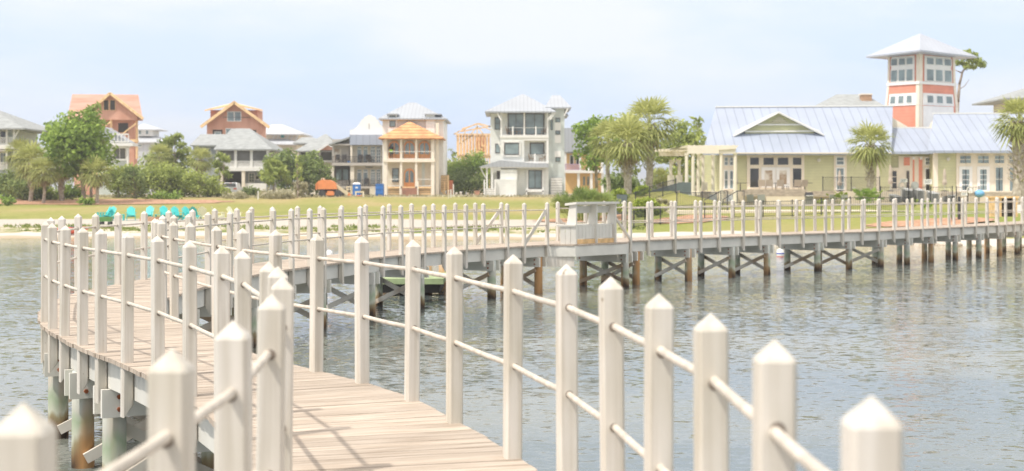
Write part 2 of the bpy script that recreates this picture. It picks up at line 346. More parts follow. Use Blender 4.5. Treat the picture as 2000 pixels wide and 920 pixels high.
def brace(rail, a, b, w_=.09):
    MB().bar(a, b, .04, w_).build('brace', M['post'], rail)
def on(curve, j, z): return Vector((curve[j].x, curve[j].y, z))
brace(railR, on(RC,R_idx1[-1],DZ+.93), on(RC,R_idx1[-2],DZ+.02)); brace(railL, on(LC,L_idx[-1],DZ+.93), on(LC,L_idx[-2],DZ+.02))
brace(railL2, on(LC,L_idx2[0],DZ+.62), on(LC,L_idx2[0]+42,DZ+.02))
# ---- deck planks: from the R curve across to the nearest point of the L curve
walk = empty('boardwalk', (0, 10, 0), 'curving wooden boardwalk with grey rim boards on timber pilings over the water', 'boardwalk')
pairs = []; j = 0
for i in range(0, len(RC), 1):
    while j+1 < len(LC) and (LC[j+1]-RC[i]).length <= (LC[j]-RC[i]).length+1e-6: j += 1
    # allow small look-ahead
    for k in range(j+1, min(j+12, len(LC))):
        if (LC[k]-RC[i]).length < (LC[j]-RC[i]).length: j = k
    pairs.append(j)
# smooth the pairing so that planks fan evenly
pj = [float(q) for q in pairs]
for _ in range(60): pj = [pj[0]]+[(pj[i-1]+2*pj[i]+pj[i+1])/4 for i in range(1,len(pj)-1)]+[pj[-1]]
def Lat(f): f = max(0, min(f, len(LC)-1.001)); k = int(f); return LC[k].lerp(LC[k+1], f-k)
mb = MB(); uv = []; tone = []
i = 0
def plank(a0, a1, b0, b1, tn, ov0=.035, ov1=.055):
    # a: R side start/end, b: L side start/end
    z1 = DZ+random.uniform(-.0015,.0015); z0 = DZ-.038
    d0 = (b0-a0).normalized(); d1 = (b1-a1).normalized(); r = random.uniform(-.008,.008); q = random.uniform(-.010,.010)
    A0 = a0-d0*(ov0+r); A1 = a1-d1*(ov0+r); B0 = b0+d0*(ov1+q); B1 = b1+d1*(ov1+q)
    g0 = (A1-A0)*.03; g1 = (B1-B0)*.03
    A0 = A0+g0; A1 = A1-g0; B0 = B0+g1; B1 = B1-g1
    vs = [(A0.x,A0.y,z0),(A1.x,A1.y,z0),(B1.x,B1.y,z0),(B0.x,B0.y,z0),(A0.x,A0.y,z1),(A1.x,A1.y,z1),(B1.x,B1.y,z1),(B0.x,B0.y,z1)]
    fs = [(0,3,2,1),(4,5,6,7),(0,1,5,4),(1,2,6,5),(2,3,7,6),(3,0,4,7)]
    mb.add(vs, fs); ln = (B0-A0).length; off_ = random.random()*50; off2 = random.random()*9
    U = {0:(0,0),1:(0,.14),2:(ln,.14),3:(ln,0),4:(0,0),5:(0,.14),6:(ln,.14),7:(ln,0)}
    for f in fs:
        for v in f: uv.append((U[v][0]+off_, U[v][1]+off2))
        tone.append(tn)
while i+7 < len(RC):
    plank(RC[i], RC[i+7], Lat(pj[i]), Lat(pj[i+7]), random.random()**1.3); i += 7
# bench platform
PA = Vector((.93,36.7)); PB = Vector((1.64,36.72)); PC = Vector((3.10,38.28)); PD = Vector((3.24,39.42))
u_ = (PD-PA).normalized(); nn = Vector((u_.y,-u_.x))
k = 0; Lp = (PD-PA).length
def edge_out(s_):
    p = PA+u_*s_; best = 0
    for (a,b) in ((PA,PB),(PB,PC),(PC,PD)):
        d = b-a; den = nn.x*d.y-nn.y*d.x
        if abs(den) < 1e-6: continue
        tt = ((a.x-p.x)*d.y-(a.y-p.y)*d.x)/den; q = ((a.x-p.x)*nn.y-(a.y-p.y)*nn.x)/den
        if -0.01 <= q <= 1.01: best = max(best, tt)
    return best
s_ = .02
while s_+.14 < Lp:
    a0 = PA+u_*s_; a1 = PA+u_*(s_+.14)
    plank(a0+nn*.03, a1+nn*.03, a0+nn*max(.06,edge_out(s_)), a1+nn*max(.06,edge_out(s_+.14)), random.random(), 0, .02); s_ += .14
mb.uv = uv
deck = mb.build('deck', M['deck'], walk, attrs={'tone':('FACE', tone)})
def ribbon(pts, z0, z1, th):                          # vertical board following a plan polyline; th to the left
    m_ = MB(); n = len(pts)
    for k in range(n-1):
        a, b = pts[k], pts[k+1]
        na = Vector((-(pts[min(k+1,n-1)]-pts[max(k-1,0)]).y, (pts[min(k+1,n-1)]-pts[max(k-1,0)]).x)).normalized()*th
        nb = Vector((-(pts[min(k+2,n-1)]-pts[k]).y, (pts[min(k+2,n-1)]-pts[k]).x)).normalized()*th
        m_.hexa([(a.x,a.y,z0),(b.x,b.y,z0),(b.x+nb.x,b.y+nb.y,z0),(a.x+na.x,a.y+na.y,z0)], [(a.x,a.y,z1),(b.x,b.y,z1),(b.x+nb.x,b.y+nb.y,z1),(a.x+na.x,a.y+na.y,z1)])
    return m_
def offs(curve, i, s_): t_ = tang(curve, i); return curve[i]+Vector((t_.y,-t_.x))*s_
zt = DZ-.042
ia = idx_near(RC, PA); ib = idx_near(RC, PD)
ribbon([offs(RC,i,-.052) for i in list(range(0,ia,15))+[ia]], zt-.27, zt, .045).build('rim_board', M['rim'], walk)
ribbon([offs(RC,i,-.052) for i in range(ib, len(RC), 15)], zt-.27, zt, .045).build('rim_board', M['rim'], walk)
ribbon([PA, PB, PC, PD], zt-.27, zt, .045).build('rim_board', M['rim'], walk)
ribbon([PA+nn*-.02, PB+Vector((-.03,.05))], zt-.53, zt-.275, .045).build('skirt_board', M['post'], walk)
ribbon([offs(LC,i,.052) for i in range(0, len(LC), 15)], zt-.27, zt, -.045).build('rim_board', M['rim'], walk)
# joists (two inner stringers) so that the underside is not empty
for fr in (.33,.67):
    pts = [RC[i].lerp(Lat(pj[i]), fr) for i in range(0, len(RC), 25)]
    ribbon(pts, zt-.20, zt, .04).build('stringer', M['rim'], walk)
# ---- bents
def bent(i, yb=None, xb=True, ptw=.105, extra=0):
    a = RC[i]; b = Lat(pj[i]); d = (b-a).normalized(); t_ = Vector((-d.y, d.x))
    zc = zt-.275
    m_ = MB()
    for s_ in (-1, 1):
        p = a-d*(.02+extra)+t_*(s_*(ptw+.03)); q = b+d*.02+t_*(s_*(ptw+.03))
        m_.bar((p.x,p.y,zc-.125),(q.x,q.y,zc-.125), .05, .25)
    nbeam = len(m_.f); mcap = m_
    ps = [a+d*.13-d*extra, b-d*.13]
    for p in ps:
        MB().lathe((p.x,p.y,0), [(ptw*1.06,-1.5),(ptw*1.04,0),(ptw,.5),(ptw*.97,zc)], 16).build('piling', M['pile'], walk, smooth=True)
    if xb:
        for (p, q, s_) in ((ps[0],ps[1],-1),(ps[1],ps[0],1)):
            o_ = t_*(s_*(ptw+.025)); n_ = MB().bar((q.x+o_.x,q.y+o_.y,zc-.33),(p.x+o_.x,p.y+o_.y,.10), .045, .10); n_.build('cross_brace', M['brace'], walk)
    # blocking under posts & bolts
    m_ = mcap
    for p, e in ((ps[0],-1),(ps[1],1)):
        for z in (zc-.07, zc-.18):
            for s_ in (-1,1):
                c = p+t_*(s_*(ptw+.055)); m_.tube((c.x,c.y,z),(c.x+t_.x*s_*.022,c.y+t_.y*s_*.022,z), .022, n=6)
        c = p+t_*(-1*(ptw+.05)); m_.tube((c.x,c.y,zc-.36),(c.x-t_.x*.02,c.y-t_.y*.02,zc-.36), .02, n=6)
    cb = m_.build('cap_beam', M['cap'], walk); cb.data.materials.append(M['rust'])
    for q in cb.data.polygons[nbeam:]: q.material_index = 1
bents = []
for x in (1727,1665,1603,1505,1436,1352,1250):
    bents.append(place(RC, [x], ib-30)[0] if False else min(range(ib, len(RC)), key=lambda j: abs(px(RC[j])-x)))
lastfar = bents[0]
for k in range(1,9): bents.append(min(lastfar+k*105, len(RC)-3))
mid0 = idx_near(RC, (-4.5,18.4))
for x in (1208,1059,969,830,735,639,570,505,445): bents.append(min(range(mid0, ib if x==1208 else ia), key=lambda j: abs(px(RC[j])-x)))
bend = [(125,17.3),(158,15.5),(210,13.9)]
for x, d in bend:
    P_ = Vector(((x-1000)*d/F, d)); jl = idx_near(LC, P_); bents.append(min(range(len(RC)), key=lambda i: abs(pj[i]-jl)))
for Y_, in ((12.6,),(10.9,),(8.6,),(6.4,),(4.2,),(2.0,),(-.2,)):
    jl = min(range(idx_near(LC,(-4.3,13.9))), key=lambda j: abs(LC[j].y-Y_)); bents.append(min(range(len(RC)), key=lambda i: abs(pj[i]-jl)))
bents.append(idx_near(RC, (-4.6,20.6)))
for q, i in enumerate(sorted(set(bents))):
    far = i > lastfar+10
    bent(i, xb=not far, extra=(.35 if ia < i < ib else 0))
M['benchp'] = mat('bench_paint', (.69,.665,.60), .6, var=.05, scale=3, stretch=(3,3,.6))
# ---- bench on the platform
bench = empty('bench', (2.3,37.7,DZ), 'high-backed wooden bench with fins and a sloping cap on the boardwalk platform', 'bench')
A = Vector((1.66,36.86)); B = Vector((2.80,38.10)); bu = (B-A).normalized(); bn = Vector((-bu.y,bu.x)); BL = (B-A).length
def bp(s_, n_, z): p = A+bu*s_+bn*n_; return Vector((p.x,p.y,DZ+z))
for s_ in (0, BL*.5, BL-.04):
    MB().prism([bp(s_,0,.003), bp(s_,.42,.003), bp(s_,.22,1.04), bp(s_,0,1.04)], Vector((bu.x,bu.y,0))*.045).build('fin', M['benchp'], bench)
MB().hexa([bp(-.06,-.06,1.042),bp(BL+.06,-.06,1.042),bp(BL+.06,.33,1.0),bp(-.06,.33,1.0)],[bp(-.06,-.06,1.10),bp(BL+.06,-.06,1.10),bp(BL+.06,.33,1.06),bp(-.06,.33,1.06)]).build('cap_board', M['benchp'], bench)
m_ = MB(); s_ = .05
while s_ < BL-.14: m_.hexa([bp(s_,.06,.13),bp(s_+.132,.06,.13),bp(s_+.132,.085,.13),bp(s_,.085,.13)],[bp(s_,.06,.46),bp(s_+.132,.06,.46),bp(s_+.132,.085,.46),bp(s_,.085,.46)]); s_ += .14
m_.build('skirt', M['benchp'], bench)
M['newwood'] = mat('new_lumber', (.74,.50,.24), .7, var=.2, scale=5)
MB().hexa([bp(.05,.055,.004),bp(BL-.05,.055,.004),bp(BL-.05,.09,.004),bp(.05,.09,.004)],[bp(.05,.055,.12),bp(BL-.05,.055,.12),bp(BL-.05,.09,.12),bp(.05,.09,.12)]).build('base_board', M['newwood'], bench)
MB().hexa([bp(.05,.09,.462),bp(BL-.05,.09,.462),bp(BL-.05,.56,.462),bp(.05,.56,.462)],[bp(.05,.09,.505),bp(BL-.05,.09,.505),bp(BL-.05,.56,.505),bp(.05,.56,.505)]).build('seat', M['benchp'], bench)
MB().hexa([bp(.05,.245,.80),bp(BL-.05,.245,.80),bp(BL-.05,.275,.80),bp(.05,.275,.80)],[bp(.05,.2,.99),bp(BL-.05,.2,.99),bp(BL-.05,.23,.99),bp(.05,.23,.99)]).build('backrest', M['benchp'], bench)
# low end seat
C0 = Vector((1.25,36.85)); cu = (A-C0).normalized(); cn = Vector((-cu.y,cu.x)); CL = (A-C0).length
def cp(s_, n_, z): p = C0+cu*s_+cn*n_; return Vector((p.x,p.y,DZ+z))
m_ = MB(); s_ = 0
while s_ < CL-.10: m_.hexa([cp(s_,0,.003),cp(s_+.128,0,.003),cp(s_+.128,.03,.003),cp(s_,.03,.003)],[cp(s_,0,.46),cp(s_+.128,0,.46),cp(s_+.128,.03,.46),cp(s_,.03,.46)]); s_ += .137
m_.build('skirt', M['benchp'], bench)
MB().hexa([cp(-.08,-.03,.462),cp(CL-.02,-.03,.462),cp(CL-.02,.5,.462),cp(-.08,.5,.462)],[cp(-.08,-.03,.505),cp(CL-.02,-.03,.505),cp(CL-.02,.5,.505),cp(-.08,.5,.505)]).build('seat', M['benchp'], bench)
brace(railR2, on(RC,R_idx2[0],DZ+.03), Vector((B.x,B.y,DZ+.62)), .08)

# ------------------------------------------------------------------ ground and water
SH = [(-400,76),(-60,76.5),(-20,76.5),(-8,75),(0,74),(10,75),(17,72),(22,66),(27,61),(33,57),(60,52),(400,50)]
def shore(x):
    for (a,b),(c,d) in zip(SH,SH[1:]):
        if a <= x <= c:
            t = (x-a)/(c-a); t = t*t*(3-2*t); return b+(d-b)*t
    return SH[-1][1]
def lerp_tab(tab, v):
    if v <= tab[0][0]: return tab[0][1]
    for (a,b),(c,d) in zip(tab,tab[1:]):
        if v <= c: return b+(d-b)*(v-a)/(c-a)
    return tab[-1][1]
PL = [(-60,-2.5),(-14,-.9),(-3,-.22),(0,0),(8,.2),(20,.4),(28,.5),(60,1.12),(72,1.5),(82,1.74),(95,1.8),(120,1.85),(600,1.9),(5000,1.9)]
PR = [(-60,-2.5),(-14,-.9),(-3,-.22),(0,0),(5,.3),(12,.55),(20,1.0),(24,1.1),(60,1.35),(82,1.74),(95,1.8),(120,1.85),(600,1.9),(5000,1.9)]
def gz(x, y):
    t = y-shore(x); f = max(0, min(1, (x-6)/6)); m = 1.35*math.exp(-((x-10.5)/5.2)**4-((y-116)/13)**4)
    return lerp_tab(PL,t)*(1-f)+lerp_tab(PR,t)*f+m
def frange(a, b, s_):
    o = []
    while a < b: o.append(a); a += s_
    return o
xs = frange(-1500,-120,120)+frange(-120,120,2.5)+frange(120,1600,120); ys = frange(10,50,8)+frange(50,110,.8)+frange(110,200,2.5)+frange(200,400,25)+frange(400,4200,400)
mb = MB(); tv = []
for y in ys:
    for x in xs:
        t = y-shore(x); z = gz(x,y)
        if 0 < t < 160: z += .05*mnoise.noise(Vector((x*.15,y*.15,0)))*min(1,t/10)
        mb.v.append((x,y,z)); tv.append(t)
nx = len(xs)
mb.f = [(j*nx+i, j*nx+i+1, (j+1)*nx+i+1, (j+1)*nx+i) for j in range(len(ys)-1) for i in range(nx-1)]
def ground_mat():
    m = bpy.data.materials.new('shore_ground'); m.use_nodes = True; t = m.node_tree; p = t.nodes['Principled BSDF']; p.inputs['Roughness'].default_value = .95; p.inputs['Specular IOR Level'].default_value = .15
    g = t.nodes.new('ShaderNodeNewGeometry'); at = t.nodes.new('ShaderNodeAttribute'); at.attribute_name = 't'
    def nz_(sc, det=5, st=(1,1,1)):
        mp_ = t.nodes.new('ShaderNodeMapping'); mp_.inputs['Scale'].default_value = st; t.links.new(g.outputs['Position'], mp_.inputs[0])
        n = t.nodes.new('ShaderNodeTexNoise'); n.inputs['Scale'].default_value = sc; n.inputs['Detail'].default_value = det; t.links.new(mp_.outputs[0], n.inputs['Vector']); return n.outputs['Fac']
    def math_(op, a, b, c=None):
        n = t.nodes.new('ShaderNodeMath'); n.operation = op
        for k, v in enumerate((a,b,c)):
            if v is None: continue
            if isinstance(v,(int,float)): n.inputs[k].default_value = v
            else: t.links.new(v, n.inputs[k])
        return n.outputs[0]
    def ramp(f, stops):
        c = t.nodes.new('ShaderNodeValToRGB'); e = c.color_ramp.elements
        e[0].position = stops[0][0]; e[0].color = (*stops[0][1],1); e[1].position = stops[-1][0]; e[1].color = (*stops[-1][1],1)
        for s_, cl in stops[1:-1]: q = e.new(s_); q.color = (*cl,1)
        t.links.new(f, c.inputs['Fac']); return c.outputs['Color']
    def mix(f, a, b, mode='MIX'):
        n = t.nodes.new('ShaderNodeMixRGB'); n.blend_type = mode
        for k, v in (('Fac',f),('Color1',a),('Color2',b)):
            if isinstance(v,(int,float)): n.inputs[k].default_value = v
            elif isinstance(v,tuple): n.inputs[k].default_value = (*v,1)
            else: t.links.new(v, n.inputs[k])
        return n.outputs['Color']
    d = math_('MULTIPLY_ADD', nz_(.22,6), 7.0, at.outputs['Fac']); d = math_('ADD', d, -3.5)
    wet = (.34,.27,.17); sand = (.58,.535,.47); tan = (.44,.36,.25); sandp = (.50,.45,.39); scrub = (.32,.27,.15)
    lawn = ramp(nz_(.09,7,(1,.45,1)), [(.30,(.17,.21,.04)),(.45,(.27,.28,.07)),(.54,(.35,.30,.11)),(.64,(.46,.33,.18))])
    lawn = mix(.35, lawn, ramp(nz_(2.2,4), [(.3,(.14,.16,.03)),(.7,(.42,.38,.16))]))
    scr = ramp(nz_(.8,5), [(.38,(.16,.20,.05)),(.50,(.33,.30,.14)),(.60,(.62,.55,.45))])
    rough_ = ramp(nz_(.45,6), [(.34,(.16,.19,.06)),(.44,(.36,.30,.18)),(.54,(.54,.47,.38)),(.64,(.68,.64,.58))])
    def step(a, b):
        n = t.nodes.new('ShaderNodeMapRange'); n.inputs['From Min'].default_value = a; n.inputs['From Max'].default_value = b; t.links.new(d, n.inputs['Value']); return n.outputs[0]
    # right of x=8 the lawn comes down to the beach
    sp = t.nodes.new('ShaderNodeSeparateXYZ'); t.links.new(g.outputs['Position'], sp.inputs[0])
    n = t.nodes.new('ShaderNodeMapRange'); n.inputs['From Min'].default_value = 3; n.inputs['From Max'].default_value = 8; t.links.new(sp.outputs['X'], n.inputs['Value']); fx = n.outputs[0]
    cl = mix(step(-1,1.0), wet, tan); cl = mix(step(2.6,3.2), cl, sand)
    cl = mix(step(5.6,6.4), cl, scr)
    cl = mix(step(12.5,13.5), cl, sandp)
    cl = mix(step(26,27), cl, lawn)
    cl = mix(step(84,86), cl, rough_)
    cr_ = mix(step(-1,1.0), wet, sand); cr_ = mix(step(5.0,5.8), cr_, mix(.45,lawn,(.20,.24,.045))); cr_ = mix(step(64,68), cr_, rough_)
    col = mix(fx, cl, cr_)
    t.links.new(col, p.inputs['Base Color'])
    b = t.nodes.new('ShaderNodeBump'); b.inputs['Distance'].default_value = .06; b.inputs['Strength'].default_value = .6; t.links.new(nz_(3.0,5), b.inputs['Height']); t.links.new(b.outputs['Normal'], p.inputs['Normal'])
    return m
gnd = tag(mb.build('ground', ground_mat(), None, (0,0,0), smooth=True, attrs={'t':('POINT',tv)}), kind='structure')
# water
xs2 = frange(-1500,-100,100)+frange(-100,100,2.0)+frange(100,1600,100); ys2 = frange(-60,0,20)+frange(0,80,1.0)+[80,90,110]
mb = MB(); tv = []
for y in ys2:
    for x in xs2: mb.v.append((x,y,0)); tv.append(y-shore(x))
nx = len(xs2); mb.f = [(j*nx+i, j*nx+i+1, (j+1)*nx+i+1, (j+1)*nx+i) for j in range(len(ys2)-1) for i in range(nx-1)]
def water_mat():
    m = bpy.data.materials.new('bay_water'); m.use_nodes = True; t = m.node_tree; p = t.nodes['Principled BSDF']
    p.inputs['Roughness'].default_value = .06; p.inputs['IOR'].default_value = 1.33
    g = t.nodes.new('ShaderNodeNewGeometry'); at = t.nodes.new('ShaderNodeAttribute'); at.attribute_name = 't'
    def nz_(sc, det, st):
        mp_ = t.nodes.new('ShaderNodeMapping'); mp_.inputs['Scale'].default_value = st; mp_.inputs['Rotation'].default_value = (0,0,.25); t.links.new(g.outputs['Position'], mp_.inputs[0])
        n = t.nodes.new('ShaderNodeTexNoise'); n.inputs['Scale'].default_value = sc; n.inputs['Detail'].default_value = det; t.links.new(mp_.outputs[0], n.inputs['Vector']); return n.outputs['Fac']
    c = t.nodes.new('ShaderNodeValToRGB'); e = c.color_ramp.elements; e[0].position = .42; e[0].color = (.13,.16,.16,1); e[1].position = .64; e[1].color = (.23,.235,.19,1)
    t.links.new(nz_(.16,3,(.55,1,1)), c.inputs['Fac'])
    mr_ = t.nodes.new('ShaderNodeMapRange'); mr_.inputs['From Min'].default_value = -17; mr_.inputs['From Max'].default_value = -3; t.links.new(at.outputs['Fac'], mr_.inputs['Value'])
    mm = t.nodes.new('ShaderNodeMixRGB'); mm.inputs['Color2'].default_value = (.50,.42,.27,1); t.links.new(mr_.outputs[0], mm.inputs['Fac']); t.links.new(c.outputs['Color'], mm.inputs['Color1']); t.links.new(mm.outputs['Color'], p.inputs['Base Color'])
    def nv_(sc, det, st, amp):                        # a wave slope field: noise colour around zero, horizontal only
        mp_ = t.nodes.new('ShaderNodeMapping'); mp_.inputs['Scale'].default_value = st; mp_.inputs['Rotation'].default_value = (0,0,.2); t.links.new(g.outputs['Position'], mp_.inputs[0])
        n = t.nodes.new('ShaderNodeTexNoise'); n.inputs['Scale'].default_value = sc; n.inputs['Detail'].default_value = det; t.links.new(mp_.outputs[0], n.inputs['Vector'])
        q = t.nodes.new('ShaderNodeVectorMath'); q.operation = 'SUBTRACT'; q.inputs[1].default_value = (.5,.5,.5); t.links.new(n.outputs['Color'], q.inputs[0])
        r = t.nodes.new('ShaderNodeVectorMath'); r.operation = 'MULTIPLY'; r.inputs[1].default_value = (amp,amp*1.3,0); t.links.new(q.outputs[0], r.inputs[0]); return r.outputs[0]
    w1 = nv_(9.5,3,(.65,1,1),.30); w2 = nv_(2.2,2,(.6,1,1),.09)
    s1 = t.nodes.new('ShaderNodeVectorMath'); t.links.new(w1, s1.inputs[0]); t.links.new(w2, s1.inputs[1])
    # wind patches: calmer and rougher areas
    wp = t.nodes.new('ShaderNodeMapRange'); wp.inputs['From Min'].default_value = .35; wp.inputs['From Max'].default_value = .65; wp.inputs['To Min'].default_value = .6; wp.inputs['To Max'].default_value = 1.25; t.links.new(nz_(.09,3,(.5,1.3,1)), wp.inputs['Value'])
    s3 = t.nodes.new('ShaderNodeVectorMath'); s3.operation = 'SCALE'; t.links.new(s1.outputs[0], s3.inputs[0]); t.links.new(wp.outputs[0], s3.inputs['Scale'])
    s2 = t.nodes.new('ShaderNodeVectorMath'); s2.inputs[1].default_value = (0,0,1); t.links.new(s3.outputs[0], s2.inputs[0])
    nm = t.nodes.new('ShaderNodeVectorMath'); nm.operation = 'NORMALIZE'; t.links.new(s2.outputs[0], nm.inputs[0]); t.links.new(nm.outputs[0], p.inputs['Normal'])
    return m
tag(mb.build('water', water_mat(), None, (0,0,0), smooth=True, attrs={'t':('POINT',tv)}), kind='structure')
# ------------------------------------------------------------------ buildings
def seam(name, col, period, dark=.72, rough=.45, metal=0.0):
    m = bpy.data.materials.new(name); m.use_nodes = True; t = m.node_tree; p = t.nodes['Principled BSDF']
    p.inputs['Roughness'].default_value = rough; p.inputs['Metallic'].default_value = metal
    def n_(ty, **k):
        n = t.nodes.new(ty)
        for a, b in k.items(): setattr(n, a, b)
        return n
    g = n_('ShaderNodeNewGeometry'); sp = n_('ShaderNodeSeparateXYZ'); sn = n_('ShaderNodeSeparateXYZ'); t.links.new(g.outputs['Position'], sp.inputs[0]); t.links.new(g.outputs['True Normal'], sn.inputs[0])
    ax = n_('ShaderNodeMath', operation='ABSOLUTE'); ay = n_('ShaderNodeMath', operation='ABSOLUTE'); t.links.new(sn.outputs['X'], ax.inputs[0]); t.links.new(sn.outputs['Y'], ay.inputs[0])
    gt = n_('ShaderNodeMath', operation='GREATER_THAN'); t.links.new(ax.outputs[0], gt.inputs[0]); t.links.new(ay.outputs[0], gt.inputs[1])
    mi = n_('ShaderNodeMix'); t.links.new(gt.outputs[0], mi.inputs[0]); t.links.new(sp.outputs['X'], mi.inputs[2]); t.links.new(sp.outputs['Y'], mi.inputs[3])
    dv = n_('ShaderNodeMath', operation='DIVIDE'); dv.inputs[1].default_value = period; t.links.new(mi.outputs[0], dv.inputs[0])
    fr = n_('ShaderNodeMath', operation='FRACT'); t.links.new(dv.outputs[0], fr.inputs[0])
    lt = n_('ShaderNodeMath', operation='LESS_THAN'); lt.inputs[1].default_value = .11; t.links.new(fr.outputs[0], lt.inputs[0])
    nz = n_('ShaderNodeTexNoise'); nz.inputs['Scale'].default_value = .35; nz.inputs['Detail'].default_value = 5; t.links.new(g.outputs['Position'], nz.inputs['Vector'])
    c = n_('ShaderNodeValToRGB'); c.color_ramp.elements[0].position = .3; c.color_ramp.elements[1].position = .7
    c.color_ramp.elements[0].color = (*[a*.93 for a in col],1); c.color_ramp.elements[1].color = (*[min(1,a*1.06) for a in col],1); t.links.new(nz.outputs['Fac'], c.inputs['Fac'])
    mm = n_('ShaderNodeMixRGB', blend_type='MULTIPLY'); mm.inputs['Color2'].default_value = (dark,dark,dark*1.02,1); t.links.new(lt.outputs[0], mm.inputs['Fac']); t.links.new(c.outputs['Color'], mm.inputs['Color1'])
    t.links.new(mm.outputs['Color'], p.inputs['Base Color'])
    b = n_('ShaderNodeBump'); b.inputs['Distance'].default_value = .03; b.inputs['Strength'].default_value = .6; t.links.new(lt.outputs[0], b.inputs['Height']); t.links.new(b.outputs['Normal'], p.inputs['Normal'])
    return m
M['glass'] = mat('window_glass', (.20,.26,.26), .08, spec=.9, var=.35, scale=.6)
M['darkglass'] = mat('dark_glass', (.035,.035,.032), .12, spec=.6, var=.5, scale=.5)  # near-black glass colour with blotchy variation
M['screen'] = mat('insect_screen', (.13,.13,.125), .7, var=.25, scale=.8)
M['dark'] = mat('painted_shade', (.045,.04,.035), .9)  # near-black tone: shade inside openings and under the dock put into colour
M['white'] = mat('white_paint', (.80,.79,.75), .6, var=.03, scale=1.5)
M['wht2'] = mat('bright_stucco', (.86,.85,.82), .8, var=.03, scale=2, bump=.01)
M['cream'] = mat('cream_trim', (.84,.76,.63), .6, var=.04, scale=1.5)
M['greyroof'] = mat('shingle_roof', (.34,.355,.35), .85, var=.16, scale=1.6, stretch=(1,1,5), bump=.02)
M['seamroof'] = seam('white_seam_roof', (.41,.435,.47), .45, .74, .45)
M['seamroof2'] = seam('white_bright_roof', (.56,.58,.61), .6, .85, .4)
M['blueroof'] = seam('blue_grey_seam_roof', (.38,.425,.52), .82, .78, .5)
M['osb'] = mat('board_sheathing', (.56,.28,.19), .85, col2=(.70,.39,.28), scale=.9, stretch=(1,1,.35), detail=6)
M['osbroof'] = mat('roof_sheathing', (.48,.25,.18), .85, col2=(.60,.34,.26), scale=.8, stretch=(.4,1,2.5), detail=6)
M['lumber'] = mat('framing_lumber', (.82,.57,.30), .75, var=.15, scale=2)
M['orangewood'] = mat('stained_door_wood', (.80,.36,.13), .5, var=.15, scale=3, stretch=(3,3,.5))
M['shingleO'] = striped('new_orange_shingles', (.78,.38,.17), .36, 'Z', .05, .55, .8, .22, width=.35)
M['greenclap'] = striped('green_clapboard', (.57,.57,.34), .26, 'Z', .02, .84)
M['salmon'] = striped('salmon_clapboard', (.80,.30,.20), .30, 'Z', .02, .82)
M['greyclap'] = striped('pale_grey_clapboard', (.78,.79,.75), .22, 'Z', .02, .86)
M['tealclap'] = striped('grey_green_clapboard', (.60,.65,.62), .22, 'Z', .02, .88)
M['taupe'] = mat('taupe_siding', (.50,.46,.41), .7, var=.05, scale=1)
M['beige'] = mat('beige_stucco', (.70,.64,.52), .8, var=.05, scale=1.3)
M['blueclap'] = striped('blue_grey_clapboard', (.42,.46,.50), .2, 'Z', .02, .85)
M['yellow'] = mat('yellow_stucco', (.78,.52,.22), .8, var=.05, scale=1)
M['brick'] = mat('chimney_brick', (.46,.28,.17), .85, var=.2, scale=4)
M['bronze'] = mat('dark_bronze', (.07,.06,.055), .5)
M['tealp'] = mat('teal_paint', (.10,.42,.40), .5)
